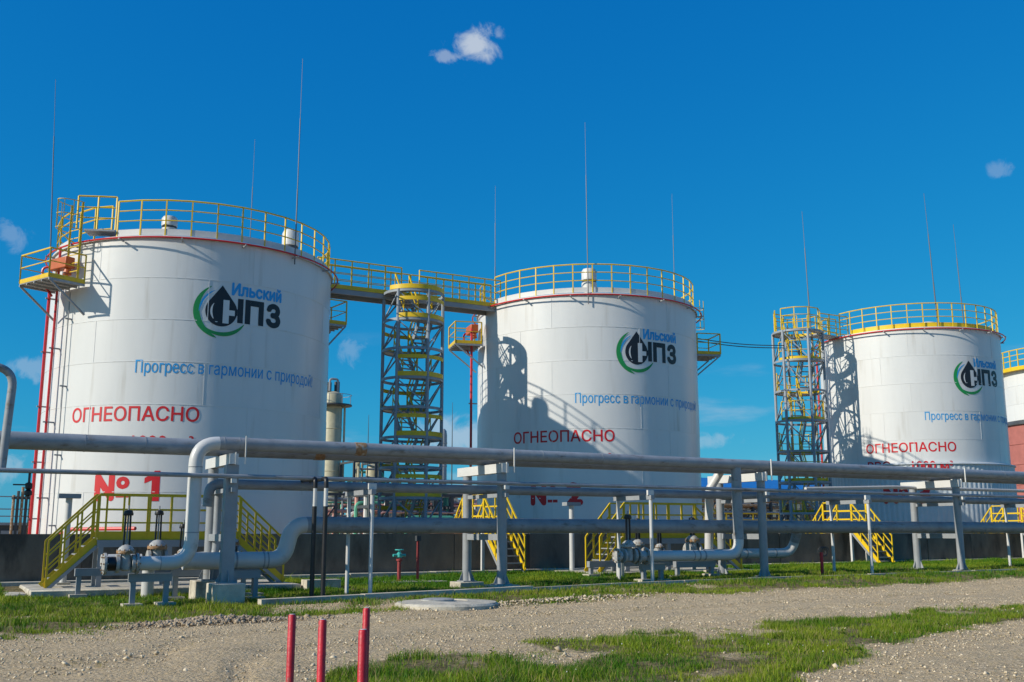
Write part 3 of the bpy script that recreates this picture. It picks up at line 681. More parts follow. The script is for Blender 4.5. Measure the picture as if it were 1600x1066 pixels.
# cable run from T2 platform to the second tower
cb = thing('cable_span', (26, 41, 10.5), 'thin dark cable strung from the middle tank across to the second stair tower', 'cable')
for dz in (0, .22): MB().tube([(32.4+ (39.4-32.4)*i/12, 40.0+ .9*i/12, 11.0+dz*.6+.35*i/12 - .12*math.sin(math.pi*i/12)) for i in range(13)], .025, 5).build('wire', darkm, cb)
ORG[cb] = Vector((26, 41, 10.5))

# ------------------------------------------------------------------ stairs and platforms at the wall
def flight(root, top, d, run, rise, w, n=6, both=True, stepm=grate, legm=steel, nposts=2, railh=1.08):
    """descending flight: top = centre of the upper edge, d = unit direction (xy) downwards"""
    d = Vector((d[0], d[1], 0)); s = Vector((-d.y, d.x, 0)); top = Vector(top); dn = Vector((0,0,-1))
    Q = lambda t, k, dz=0: top + d*(run*t) + s*k + dn*(rise*t) + Vector((0,0,dz))
    for k in (-w/2, w/2):
        MB().bar(Q(0,k,-.08), Q(1,k,-.04), .03, .22).build('stringer', yellow, root)
        m = MB(); m.bar(Q(0,k*1.03,-.22), Q(1,k*1.03,-.14), .06, .08); m.build('stringer_angle', steel, root)
    for i in range(1, n): MB().bar(Q(i/n,-w/2+.03,-.02), Q(i/n,w/2-.03,-.02), .22, .035).build('tread', stepm, root)
    for k in (-w/2-.02, w/2+.02):
        for hz in (railh, railh*.66, railh*.33): MB().bar(Q(-.0,k,hz), Q(.98,k,hz), .05 if hz == railh else .035).build('handrail' if hz == railh else 'mid_rail', yellow, root)
        for i in range(nposts+1): t = .03 + .95*i/nposts; MB().bar(Q(t,k,-.05), Q(t,k,railh), .045).build('post', yellow, root)
def work_platform(x0, x1, y0, y1, z, zl, zr, runl, runr, label):
    root = thing('valve_platform', ((x0+x1)/2, (y0+y1)/2, 0), label, 'platform', 'yellow railed platforms over the valve groups')
    MB().box(x0, x1, y0, y1, z-.05, z).build('deck', grate, root)
    for y in (y0-.02, y1+.02):
        MB().box(x0, x1, y-.012, y+.012, z-.06, z+.16).build('toe_board', yellow, root)
        MB().box(x0, x1, y-.05, y+.05, z-.24, z-.065).build('side_channel', steel, root)
        n = 6; off = .28 if y > y1 else 0
        pts = [(x0+off*0+(x1-x0)*i/n, y, z) for i in range(n+1)]
        if y > y1: pts = [(x0, y, z)] + [(x0+.3+(x1-x0-.3)*i/n, y, z) for i in range(n+1)]
        mm = MB(); mm.box(-.024,.024,-.024,.024,0,1.1); me = mm.mesh('post', yellow, (0,0,0), 0)
        for p in pts: inst(me, 'post', root, p)
        for hz in (1.1, .72, .38): MB().bar((x0, y, z+hz), (x1, y, z+hz), .05 if hz == 1.1 else .035).build('rail', yellow, root)
    for x in (x0+.1, (x0+x1)/2, x1-.1):
        for y in (y0, y1): MB().bar((x, y, z-.2), (x, y, .05), .12).build('leg', steel, root)
    ym = (y0+y1)/2
    flight(root, (x0, ym, z), (-1, 0), runl, z-zl, y1-y0, nposts=3); flight(root, (x1, ym, z), (1, 0), runr, z-zr, y1-y0, nposts=3)
    return root
work_platform(3.8, 7.4, 28.7, 29.5, 1.47, .28, .3, 1.15, 1.3, 'yellow railed platform over the valves in front of the nearest tank')
work_platform(20.15, 23.75, 28.7, 29.5, 1.47, .35, .35, 1.0, 1.4, 'yellow railed platform over the valves in front of the middle tank')
def crossover(x, label, w=.85, y0=32.35, run=1.35):
    root = thing('crossover_stair', (x, 33, 0), label, 'stair', 'yellow stairs climbing over the bund wall'); z = 1.78; y1 = 33.95
    MB().box(x-w/2, x+w/2, y0, y1, z-.05, z).build('deck', grate, root)
    for s in (-1, 1):
        xx = x+s*(w/2+.02); MB().box(xx-.012, xx+.012, y0, y1, z-.12, z+.14).build('toe_board', yellow, root)
        for yy in (y0, (y0+y1)/2, y1): MB().bar((xx, yy, z-.1), (xx, yy, z+1.1), .05).build('post', yellow, root)
        for hz in (1.1, .74, .38): MB().bar((xx, y0, z+hz), (xx, y1, z+hz), .05).build('rail', yellow, root)
        MB().bar((xx, y0+.06, z-.1), (xx, y0+.06, .2), .1).build('leg', pipel, root)
    flight(root, (x, y0, z), (0, -1), run, z-.36, w, nposts=3); flight(root, (x, y1, z), (0, 1), run, z-.2, w, nposts=3)
crossover(17.25, 'yellow stair over the wall at the left of the middle tank')
crossover(35.0, 'yellow stair over the wall in front of the farthest lettered tank')
crossover(46.4, 'yellow stair over the wall at the right edge of the picture')

# ------------------------------------------------------------------ pipes of the rack
XE = 62
def pipe(name, pts, r, m, label, cat='pipe', rad=None, n=18, flanges=(), bands=(), group=None, pale=None):
    p0 = Vector(pts[0]); root = thing(name, tuple(p0), label, cat, group); rad = rad or r*3
    pl = bend(pts, rad, 9) if len(pts) > 2 else [Vector(p) for p in pts]
    if pale:                                     # the first corners of the run use the light grey material
        k = 10*pale; MB().tube(pl[:k+1], r, n).build('pale_run', pipel, root); pl = pl[k:]
    MB().tube(pl, r, n).build('pipe_run', m, root)
    for p, ax, rr, th in flanges:
        e = {'x': Vector((1,0,0)), 'y': Vector((0,1,0)), 'z': Vector((0,0,1))}[ax]; p = Vector(p)
        fl = MB().cyl(p-e*th/2, p+e*th/2, rr, 20).build('flange', valvem, root)
        a = Vector((0,0,1)) if ax != 'z' else Vector((1,0,0)); bb = e.cross(a)
        bm_ = MB()
        for k in range(8):
            t = 2*math.pi*k/8; q = p + (a*math.cos(t)+bb*math.sin(t))*rr*.82; bm_.cyl(q-e*(th/2+.03), q+e*(th/2+.03), .02, 6)
        bm_.build('flange_bolts', rust, fl)['kind'] = 'stuff'
    if len(pts) >= 2 and pts[-1][0] == XE and r > .1:
        bands = list(bands) + [((x, pts[-1][1], pts[-1][2]), 'x', r+.004, .018) for x in np.arange(10.4, 44, 5.7)]
    for p, ax, rr, w in bands:
        e = {'x': Vector((1,0,0)), 'z': Vector((0,0,1))}[ax]; p = Vector(p); MB().cyl(p-e*w/2, p+e*w/2, rr, 20).build('weld_band', m, root)
    return root
pipe('overhead_pipe', [(3.98, 24, .94), (5.15, 24, .94), (5.15, 24, 3.6), (XE, 24, 3.6)], .155, pipem, 'thick grey pipe rising from the first valve and running along the rack front', rad=.5, pale=2,
     flanges=[((4.02,24,.94),'x',.22,.05)], bands=[((5.15,24,1.6),'z',.160,.02), ((5.15,24,3.05),'z',.160,.02), ((5.75,24,3.6),'x',.160,.02), ((6.1,24,3.6),'x',.160,.02), ((14.2,24,3.6),'x',.160,.03), ((4.5,24,.94),'x',.159,.02)])
pipe('overhead_pipe', [(-6, 25, 3.57), (XE, 25, 3.57)], .195, pipem, 'thicker grey overhead pipe at the back of the rack entering at the left edge', bands=[((2.9,25,3.57),'x',.2,.02), ((4.2,25,3.57),'x',.2,.02)])
pipe('thin_pipe', [(-6, 23.82, 2.86), (XE, 23.82, 2.84)], .05, pipem, 'thin grey pipe along the front of the rack below the overhead pipes', n=12)
pipe('middle_pipe', [(5.0, 25.5, .95), (6.05, 25.5, .95), (6.05, 25.5, 2.74), (XE, 25.5, 2.72)], .09, pipem, 'medium grey pipe rising behind the first support and running at mid height', rad=.3, n=14)
pipe('middle_pipe', [(5.7, 25.1, 2.2), (5.75, 25.1, 2.73), (XE, 25.1, 2.73)], .12, pipem, 'grey mid height pipe with a bent end at the first support', rad=.25, n=14)
pipe('low_pipe', [(5.2, 25, .95), (7.55, 25, .95), (7.75, 25, 1.78), (XE, 25, 1.76)], .20, pipem, 'thick grey low pipe with a double bend right of the first support', rad=.42, pale=2,
     bands=[((6.4,25,.95),'x',.206,.04), ((7.05,25,.95),'x',.206,.03), ((7.15,25,.95),'x',.206,.03)])
pipe('vent_pipe', bend([(1.22, 24.0, 2.85), (1.3, 24.0, 4.95), (.55, 24.0, 5.1), (.45, 24.0, 4.4)], .4)[:-9], .085, pipem, 'gooseneck vent pipe bending over at the left edge', n=14)
hv = pipe('drain_valve', [(1.75, 23.82, 2.82), (1.75, 23.82, 2.3)], .025, darkm, 'small dark drain valve hanging below the thin pipe at the left', 'valve')
MB().lathe([(.03,2.62),(.07,2.6),(.07,2.5),(.04,2.47),(.075,2.44),(.075,2.36),(.03,2.34)], (1.75,23.82,0), 10).build('valve_body', black, hv); MB().bar((1.45,23.82,2.57),(1.75,23.82,2.57),.03).build('handle', darkm, hv)
for nm, (x, y, z, r, w), lb in (('wrap_band', (9.05, 24, 3.6, .163, .28), 'dark wrapped joint on the front overhead pipe'), ('wrap_band', (8.35, 25, 3.57, .203, .26), 'dark wrapped joint on the back overhead pipe')):
    o = thing(nm, (x, y, z), lb, 'pipe joint'); MB().lathe([(r*.99, -w/2), (r, -w/2+.02), (r, w/2-.02), (r*.99, w/2)], (x,y,z), 20, 'x').build('wrapping', rust, o)
# second valve group
pipe('riser_pipe', [(17.3, 24, .95), (20.95, 24, .95), (20.95, 24, 3.5)], .15, pipem, 'thick grey pipe from the second valve group bending up to the rack', rad=.45, pale=1,
     flanges=[((17.27,24,.95),'x',.24,.05), ((17.55,24,.95),'x',.24,.05)], bands=[((19.2,24,.95),'x',.155,.03), ((19.4,24,.95),'x',.155,.05), ((19.6,24,.95),'x',.155,.05)])
pipe('riser_pipe', [(20.4, 25.4, .95), (24.35, 25.4, .95), (24.35, 25.05, 1.7)], .15, pipem, 'grey pipe behind the second riser bending up into the low pipe', rad=.4, pale=1, bands=[((22.1,25.4,.95),'x',.155,.05), ((22.4,25.4,.95),'x',.155,.05), ((23.6,25.4,.95),'x',.155,.05)])
pipe('drop_pipe', [(22.8, 26.2, 3.4), (22.8, 26.1, 2.9), (22.8, 26.2, 1.0)], .075, pipem, 'slender pipe dropping behind the third support', n=12)
pipe('bent_pipe', [(21.4, 25.2, 3.5), (21.15, 25.5, 2.9), (21.25, 25.75, .9)], .13, pipel, 'pale bent pipe dropping from the back overhead pipe near the third support', rad=.4, n=14)
for xx, yy, lab in ((7.86, 23.7, 'left of the pair of black riser pipes'), (8.06, 23.5, 'right of the pair of black riser pipes')):
    rp = thing('black_riser', (xx, yy, 0), lab + ' with a white sleeve near the top', 'pipe', 'black riser pipes')
    MB().cyl((xx,yy,0), (xx,yy,2.2), .055, 12).build('lower_sleeve', black, rp); MB().cyl((xx,yy,2.2), (xx,yy,2.62), .05, 12).build('white_sleeve', whitep, rp)
    MB().tube(bend([(xx,yy,2.62),(xx,yy,2.84),(xx+.1,25.0,2.86)], .12), .055, 12).build('bent_top', black, rp)
pipe('salmon_pipe', [(13.7, 33.55, 1.66), (17.0, 33.55, 1.62)], .075, pink, 'salmon coloured pipe just above the wall left of the middle tank', n=10)
pipe('salmon_pipe', [(17.6, 33.5, 1.64), (20.2, 33.5, 1.64)], .05, pink, 'salmon coloured pipe just above the wall in front of the middle tank', n=10)
pipe('salmon_pipe', [(32.6, 33.5, 1.64), (36.2, 33.5, 1.64)], .05, pink, 'salmon coloured pipe above the wall in front of the farthest lettered tank', n=10)
pipe('stub_pipe', [(43.4, 28.5, .95), (46.5, 28.5, .95)], .15, pipel, 'pale short pipe end at the right edge before the wall', flanges=[((43.4,28.5,.95),'x',.22,.05)])
pipe('slanting_pipe', [(25.3, 25.6, 3.02), (29.5, 25.6, 3.16), (37.5, 25.6, 3.16)], .06, pipel, 'pale thin pipe under the overhead pipes near the last support', n=12)

# ------------------------------------------------------------------ supports of the rack
def support(x, zb, label, legs, foot):
    root = thing('pipe_support', (x, 25, 0), label, 'pipe support', 'steel supports of the pipe rack')
    for y in legs:
        if foot > .2: m = MB(); m.box(x-.36, x+.36, y-.33, y+.33, -.3, zb); fo = m.build('foundation_block', conc, root, 20)
        else: m = MB(); m.box(x-.34, x+.34, y-.3, y+.3, -.1, zb); fo = m.build('foundation_block', conc, root, 20)
        bv = fo.modifiers.new('bevel', 'BEVEL'); bv.width = .02; bv.segments = 2
        MB().box(x-.2, x+.2, y-.2, y+.2, zb, zb+.03).build('base_plate', steel, root)
        if y == legs[0] and foot > .4: MB().box(x-.14, x+.14, y-.12, y+.12, zb+.03, 3.12).build('leg', steel, root)
        else: MB().cyl((x,y,zb+.03), (x,y,3.12), .125, 16).build('leg', steel, root)
        for a in (0, math.pi/2):
            for s in (-1, 1):
                e = Vector((math.cos(a), math.sin(a), 0))*s; p = Vector((x,y,zb+.03)); t = Vector((-e.y, e.x, 0))*.008
                MB().add([p+e*.1-t, p+e*.24-t, p+e*.1+Vector((0,0,.3))-t, p+e*.1+t, p+e*.24+t, p+e*.1+Vector((0,0,.3))+t], [(0,1,2),(5,4,3),(0,3,4,1),(1,4,5,2),(2,5,3,0)]).build('gusset', steel, root)
    y0, y1 = legs
    MB().box(x-.1, x+.1, y0-.2, y1+.45, 3.13, 3.37).build('top_beam', whitep, root)
    MB().box(x-.1+.13, x-.1+.15, y0-.22, y0+.2, 3.12, 3.40).build('beam_flange', whitep, root)
    MB().box(x+.24, x+.262, y0-.24, y0-.2, 3.14, 3.78).build('stop_plate', whitep, root)
    MB().box(x-.06, x+.06, y0+.1, y1, 1.40, 1.56).build('low_beam', steel, root)
    MB().box(x-.05, x+.05, y0-.3, y1+.1, 2.50, 2.6).build('mid_beam', steel, root)
    MB().box(x-.06, x+.06, y0-.3, y0-.16, 2.70, 2.8).build('pipe_shoe', whitep, root)
    return root
support(5.96, .48, 'nearest pipe support, on tall concrete blocks beside the first riser', (24.0, 25.75), .5)
support(13.0, .28, 'pipe support on low concrete blocks left of the middle tank', (24.0, 26.0), .3)
support(21.9, .30, 'pipe support beside the second riser pipe group', (24.0, 25.9), .1)
support(30.7, .34, 'farthest pipe support in front of the farthest lettered tank', (24.0, 25.8), .1)
def thin_support(x, label, ys=(23.62, 25.2)):
    root = thing('thin_support', (x, 24.4, 0), label, 'pipe support', 'thin posts carrying the mid height pipes')
    for y in ys:
        z = gz(x, y)-.1; MB().cyl((x,y,z), (x,y,2.62), .05, 10).build('post', pipel, root); MB().box(x-.09, x+.09, y-.09, y+.09, z, z+.12).build('base', steel, root)
    MB().box(x-.06, x+.06, ys[0]-.1, ys[1]+.15, 2.5, 2.62).build('cross_beam', steel, root); MB().box(x-.1, x+.1, ys[0]-.02, ys[0]+.05, 2.62, 2.76).build('pipe_saddle', whitep, root)
thin_support(9.26, 'pair of thin grey posts right of the black risers')
thin_support(17.5, 'pair of thin grey posts before the second valve platform')
thin_support(26.0, 'pair of thin grey posts before the stair of the farthest lettered tank')
thin_support(34.9, 'pair of thin grey posts at the right edge of the picture')
def t_post(x, y, label, zt=2.62):
    root = thing('capped_post', (x, y, 0), label, 'post', 'lone grey posts with a flat cap')
    MB().cyl((x,y,0), (x,y,zt-.12), .085, 14).build('post', pipel, root); MB().box(x-.28, x+.28, y-.16, y+.16, zt-.12, zt).build('cap', steel, root); MB().box(x-.17, x+.17, y-.17, y+.17, .05, .3).build('base', conc, root)
t_post(3.25, 30.4, 'grey post with a flat cap behind the left stair rail'); t_post(19.3, 30.6, 'grey post with a flat cap in front of the middle tank')

# ------------------------------------------------------------------ valves and their pipe stubs
def valve(x, y, z, label, h=1.0, r=.2, rusty=False, axis='x', dark=False):
    r *= .86; root = thing('gate_valve', (x, y, 0), label, 'valve', 'gate valves of the pipe manifolds'); bm_ = rust if rusty else valvem; mm = black if dark else valvem
    MB().lathe([(r*.4, z-r*1.0), (r*.75, z-r*.8), (r*.85, z), (r*.72, z+r*.9), (r*.62, z+r*1.4)], (x,y,0), 16).build('body', mm, root)
    for s in (-1, 1):
        c = (x+s*r*1.05, y, z) if axis == 'x' else (x, y+s*r*1.05, z); MB().lathe([(r*1.25,-.035),(r*1.25,.035)], c, 18, axis).build('flange', mm, root)
    MB().lathe([(r*1.25, z+r*1.4), (r*1.3, z+r*1.62), (r*1.25, z+r*1.78)], (x,y,0), 18).build('bonnet_flange', bm_, root)
    MB().lathe([(r*1.15, z+r*1.8), (r*1.0, z+r*2.1), (r*.6, z+r*2.45), (r*.25, z+r*2.6)], (x,y,0), 18).build('bonnet', valvem, root)
    b = MB()
    for k in range(10): t = 2*math.pi*k/10; b.cyl((x+r*1.15*math.cos(t), y+r*1.15*math.sin(t), z+r*1.3), (x+r*1.15*math.cos(t), y+r*1.15*math.sin(t), z+r*1.95), .016, 6)
    b.build('bonnet_bolts', rust, root)['kind'] = 'stuff'
    zz = z+r*2.5
    for s in (-1, 1): MB().bar((x+s*.06, y, zz), (x+s*.05, y, z+h), .035, .05).build('yoke', black, root)
    MB().lathe([(.1, z+h), (.11, z+h+.03), (.09, z+h+.1), (.05, z+h+.12)], (x,y,0), 12).build('yoke_cap', black, root); MB().cyl((x,y,zz), (x,y,z+h+.22), .018, 8).build('stem', steel, root)
    return root
def stub(pts, r, label, fl=()):
    if len(pts) == 2 and pts[1][1]-pts[0][1] > 2: a = pts[0]; pts = [a, (a[0], a[1]+.75, a[2]), (a[0], a[1]+.75, -.1)]
    return pipe('manifold_pipe', pts, r, pipel, label, flanges=fl, n=14, group='pale pipes of the valve manifolds')
valve(3.78, 24, .94, 'rust stained gate valve at the end of the nearest manifold pipe', 1.02, .18, True)
pipe('blind_end', [(3.40, 24, .94), (3.62, 24, .94)], .15, black, 'dark blind flange closing the end of the nearest manifold', flanges=[((3.36,24,.94),'x',.23,.05)])
valve(4.85, 26.3, .96, 'gate valve with a brown bonnet between the first riser and the platform', 1.05, .21, True)
stub([(4.85, 26.5, .96), (4.85, 32.9, .96)], .15, 'pale pipe running under the first platform to the wall')
stub([(4.5, 26.3, .96), (3.6, 26.3, .96)], .14, 'short pale pipe joining the first two gate valves')
valve(6.75, 26.9, 1.05, 'rust orange gate valve seen between the legs of the nearest support', .95, .2, True)
stub([(6.75, 27.2, 1.05), (6.75, 32.9, 1.0)], .13, 'pale pipe behind the rust orange valve')
stub([(6.4, 26.9, 1.05), (5.4, 26.9, .98)], .1, 'thin pale pipe feeding the rust orange valve')
valve(5.75, 27.8, .95, 'small dark valve under the nearest platform', .75, .11, False, dark=True)
stub([(5.75, 27.9, .95), (5.75, 32.9, .95)], .06, 'thin pale pipe of the small dark valve')
valve(16.98, 24, .97, 'gate valve with a grey bonnet at the end of the second manifold', 1.0, .19, False)
pipe('blind_end', [(16.6, 24, .97), (16.72, 24, .97)], .13, pipel, 'pale blind flange closing the end of the second manifold', flanges=[((16.6,24,.97),'x',.2,.05)])
valve(18.75, 26.0, 1.0, 'second grey gate valve behind the second manifold pipe', .9, .18, False)
stub([(18.75, 26.2, 1.0), (18.75, 32.9, 1.0)], .12, 'pale pipe behind the second grey gate valve')
valve(20.0, 26.6, 1.0, 'small pale valve with a thin handle before the second platform', .8, .12, False)
stub([(20.0, 26.8, 1.0), (20.0, 32.9, 1.0)], .07, 'thin pale pipe of the small pale valve')
valve(20.35, 25.4, 1.08, 'rusty domed gate valve beside the second riser pipe', .85, .2, True)
def low_support(x0, x1, y, z, label):
    root = thing('pipe_trestle', ((x0+x1)/2, y, 0), label, 'pipe support', 'low steel trestles under the manifolds')
    MB().box(x0, x1, y-.08, y+.08, z-.18, z).build('beam', steel, root)
    for x in (x0+.1, x1-.1): MB().bar((x, y, z-.18), (x, y, gz(x,y)-.1), .11).build('leg', steel, root); MB().box(x-.2, x+.2, y-.2, y+.2, -.1, gz(x,y)+.08).build('foot', conc, root)
low_support(3.9, 4.8, 24.2, .72, 'low trestle under the nearest manifold pipe'); low_support(5.2, 7.3, 26.2, .74, 'low trestle behind the nearest support')
low_support(3.2, 7.4, 27.6, .74, 'long low trestle under the nearest platform'); low_support(6.3, 7.0, 25.0, .72, 'low trestle under the double bend')
low_support(17.6, 18.4, 24.3, .74, 'low trestle under the second manifold pipe'); low_support(19.8, 21.3, 25.6, .74, 'low trestle under the second riser')
low_support(18.0, 23.0, 27.6, .72, 'long low trestle under the second platform')
# concrete pads
pd = thing('concrete_pad', (4.5, 29.5, 0), 'low concrete pad under the stair of the nearest platform', 'slab')
o = MB().box(2.25, 8.9, 27.7, 31.0, -.3, .24).build('slab', conc, pd); o.modifiers.new('bevel', 'BEVEL').width = .03
o = MB().box(1.75, 2.24, 28.2, 29.6, -.3, .14).build('step', conc, pd); o.modifiers.new('bevel', 'BEVEL').width = .03
pd = thing('concrete_pad', (21, 29.5, 0), 'low concrete pad under the second valve platform', 'slab')
MB().box(18.8, 25.6, 28.0, 31.0, -.3, .33).build('slab', conc, pd)
pd = thing('concrete_block', (9.4, 27.6, 0), 'small concrete block behind the black risers', 'block'); MB().box(8.95, 9.9, 27.4, 27.9, -.2, .35).build('block_body', conc, pd)
pd = thing('hydrant_slab', (12.9, 29.2, 0), 'thin concrete slab under the red hydrant', 'slab'); MB().box(11.7, 13.7, 28.6, 29.8, -.2, gz(12.5, 29.2)+.06).build('slab_body', conc, pd)
# hydrant and red posts behind
hy = thing('fire_hydrant', (12.35, 29.2, 0), 'red hydrant post with a teal valve head near the wall', 'hydrant')
MB().lathe([(.09,.1),(.09,.2),(.055,.21),(.055,.75),(.09,.77),(.09,.82),(.05,.84)], (12.35,29.2,0), 14).build('barrel', redd, hy)
hd = MB().lathe([(.05,.84),(.085,.88),(.08,.98),(.04,1.02),(.04,1.08)], (12.35,29.2,0), 14).build('valve_head', teal, hy)
MB().cyl((12.15,29.2,.93),(12.55,29.2,.93),.04,12).build('outlet', teal, hy); MB().tube([(12.35+.12*math.cos(R_(a)),29.2+.12*math.sin(R_(a)),1.09) for a in range(0,360,30)], .018, 6, closed=True).build('hand_wheel', teal, hy)
mp_ = thing('alarm_post', (12.95, 29.2, 0), 'slim dark red post with a small device on top beside the hydrant', 'post')
MB().bar((12.95,29.2,.1),(12.95,29.2,1.35),.06).build('post', redd, mp_); MB().box(12.88,13.02,29.13,29.27,1.35,1.5).build('device', darkm, mp_)
hr = thing('hose_post', (24.15, 23.9, 0), 'short red post with a coil of wire on top before the wall', 'post')
MB().cyl((24.15,23.9,.1),(24.15,23.9,1.0),.05,12).build('post', redp, hr); MB().tube([(24.35+.14*math.cos(R_(a)),23.9+.02*(a/90),1.02+.14*math.sin(R_(a))) for a in range(0,1080,30)], .012, 5).build('wire_coil', darkm, hr)
# manhole
mh = thing('manhole_slab', (9.9, 20.75, 0), 'round concrete manhole slab at the edge of the gravel road', 'manhole')
zb = gz(9.9, 20.75) - .05
MB().lathe([(1.12, zb-.2), (1.12, zb+.10), (1.06, zb+.14), (.45, zb+.17), (.44, zb+.15), (.02, zb+.15)], (9.9,20.75,0), 40).build('slab', conc, mh, 20)
MB().lathe([(.36, zb+.15), (.36, zb+.19), (.30, zb+.205), (.02, zb+.205)], (9.75,20.9,0), 24).build('cover', valvem, mh)
# four red posts in the foreground
for x, y, h, lab in ((2.43, 7.76, 1.0, 'leftmost red post in the foreground'), (2.475, 7.20, 1.0, 'second red post from the left in the foreground'),
                     (3.157, 8.12, 1.0, 'tallest looking red post of the close pair in the foreground'), (2.45, 6.35, 1.0, 'nearest and shortest looking red post of the close pair')):
    o = thing('red_post', (x, y, 0), lab, 'post', 'red marker posts in the foreground')
    MB().lathe([(.029, -.3), (.029, h-.012), (.024, h-.003), (.021, h)], (x,y,0), 18).build('post_pipe', redp, o); MB().lathe([(.0208, h-.02), (.0208, h+.002), (.001, h+.004)], (x,y,0), 14).build('post_cap', whitep, o)

# ------------------------------------------------------------------ plant far behind
def column_tower(x, y, r, h, label, m=beige, plat=True):
    root = thing('process_column', (x, y, 0), label, 'column', 'process columns behind the tanks')
    MB().lathe([(r, 0), (r, h-.6), (r*.85, h-.2), (r*.4, h), (.01, h+.02)], (x,y,0), 24).build('vessel', m, root)
    k = 1.2
    while k < h-1: MB().lathe([(r+.02, k), (r+.05, k+.05), (r+.02, k+.1)], (x,y,0), 24).build('joint_band', m, root); k += 2.2
    if plat:
        p = MB().lathe([(r, h-1.6), (r+1.0, h-1.55), (r+1.0, h-1.4), (r, h-1.4)], (x,y,0), 20).build('platform', darkm, root)
        MB().tube([(x+(r+.95)*math.cos(R_(a)), y+(r+.95)*math.sin(R_(a)), h-.4) for a in range(0,360,20)], .03, 5, closed=True).build('rail', steel, p)
        for a in range(0, 360, 40): MB().bar((x+(r+.95)*math.cos(R_(a)), y+(r+.95)*math.sin(R_(a)), h-1.4), (x+(r+.95)*math.cos(R_(a)), y+(r+.95)*math.sin(R_(a)), h-.4), .05).build('post', steel, p)
        for s in (-.5, .4): MB().cyl((x+s*r, y, h-1), (x+s*r, y, h+random.uniform(.6,1.2)), r*.3, 8).build('nozzle', darkm, root)
        MB().tube(bend([(x-r*.5, y-.3, h), (x-r*.5, y-.3, h+1.3), (x+r*.4, y-.3, h+1.3), (x+r*.4, y-.3, h-.5)], .3), .12, 8).build('vapour_pipe', steel, root)
        MB().tube([(x+r+.15, y-.5, 0), (x+r+.15, y-.5, h-1.5)], .12, 8).build('side_pipe', beige, root)
    return root
column_tower(36.1, 104, 1.0, 16.2, 'tall beige process column with a railed platform behind the nearest tank')
column_tower(40.0, 102, .75, 8.6, 'shorter beige process column behind the overhead pipes', plat=False)
column_tower(42.6, 90.5, .37, 11.4, 'slim grey stack left of the middle tank', steel, False)
ms = thing('mast', (38.6, 100, 0), 'thin mast behind the pipes between the first two tanks', 'mast'); MB().tube([(38.6,100,0),(38.6,100,9),(38.6,100,13.5)], [.08,.06,.02], 6).build('mast_pole', darkm, ms)
ms = thing('mast', (46.2, 96, 0), 'thin mast close to the slim grey stack', 'mast'); MB().tube([(46.2,96,0),(46.2,96,9),(46.2,96,14.8)], [.08,.06,.02], 6).build('mast_pole', darkm, ms)
def frame_rack(x0, x1, y, h, lab, pm=(pink, greenp, whitep), n=5, m=darkm, depth=4):
    root = thing('process_rack', ((x0+x1)/2, y, 0), lab, 'pipe rack', 'process pipe racks behind the tanks')
    for i in range(n+1):
        x = x0+(x1-x0)*i/n
        for yy in (y, y+depth): MB().bar((x,yy,0), (x,yy,h), .22).build('column', m, root)
        for z in (h*.55, h*.8, h): MB().bar((x,y,z), (x,y+depth,z), .2).build('cross_beam', m, root)
        if i < n and i % 2 == 0: MB().bar((x,y,h*.2), (x+(x1-x0)/n,y,h*.8), .12).build('brace', m, root)
    for z in (h*.55, h): MB().bar((x0,y,z), (x1,y,z), .2).build('beam', m, root)
    for k in range(22):
        z = h*random.choice((.57, .68, .8, .9, 1.02)) + random.uniform(0,.3); yy = y + random.uniform(-.3, depth); r = random.uniform(.06, .17)
        a = x0 + (x1-x0)*random.uniform(-.05,.4); b_ = x1 - (x1-x0)*random.uniform(-.05,.4)
        MB().tube(bend([(a, yy, random.uniform(0, 1.2)), (a, yy, z), (b_, yy, z), (b_, yy, random.uniform(0, 1.5))], .4, 4), r, 8).build('process_pipe', random.choice(pm), root)
    for k in range(5): x = x0+(x1-x0)*random.random(); MB().lathe([(.2,.2),(.5,.6),(.5,1.8),(.3,2.3)], (x, y-.8, 0), 10).build('pump_pot', random.choice((steel, darkm, whitep)), root)
frame_rack(26.5, 34, 68, 4.2, 'rack of salmon and green process pipes left of the first stair tower', n=6)
frame_rack(33.5, 42, 70, 4.3, 'rack of salmon process pipes behind the first stair tower', (pink, pink, whitep))
frame_rack(29, 50, 88, 4.9, 'far rack of process pipes low behind the first stair tower', (pink, greenp, whitep, steel), 10)
frame_rack(36.8, 41.5, 99, 8.6, 'taller pipe frame behind the shorter beige column', (steel, beige, greenp), 2)
frame_rack(57, 75, 76, 4.8, 'dark process rack behind the second riser group', (whitep, rust, steel), 8)
frame_rack(70, 84, 62, 4.4, 'dark process rack behind the second stair tower', (steel, rust, greenp), 6)
for x, y, lab in ((37.0, 66, 'left of the two blue horizontal vessels behind the pipes'), (39.4, 66, 'right of the two blue horizontal vessels behind the pipes')):
    o = thing('blue_vessel', (x, y, 0), lab, 'vessel', 'blue vessels behind the pipes'); MB().lathe([(.1,-1.3),(.7,-1.1),(.85,-.8),(.85,.8),(.7,1.1),(.1,1.3)], (x,y,3.1), 18, 'x').build('shell', blue, o)
    for s in (-.6, .6): MB().box(x+s-.1, x+s+.1, y-.5, y+.5, 0, 2.3).build('saddle', conc, o)
yr = thing('yellow_walkway', (64, 70, 0), 'yellow railed walkway behind the wall beyond the second riser', 'walkway')
MB().box(52, 76, 69.6, 70.4, 1.9, 2.0).build('deck', grate, yr)
for i in range(17): MB().bar((52+1.5*i, 69.6, 2), (52+1.5*i, 69.6, 3.2), .08).build('post', yellow, yr)
for z in (2.15, 2.65, 3.2): MB().bar((52, 69.6, z), (76, 69.6, z), .09).build('rail', yellow, yr)
for x in (53, 59, 65, 71, 75): MB().bar((x, 70, 0), (x, 70, 1.9), .15).build('leg', steel, yr)
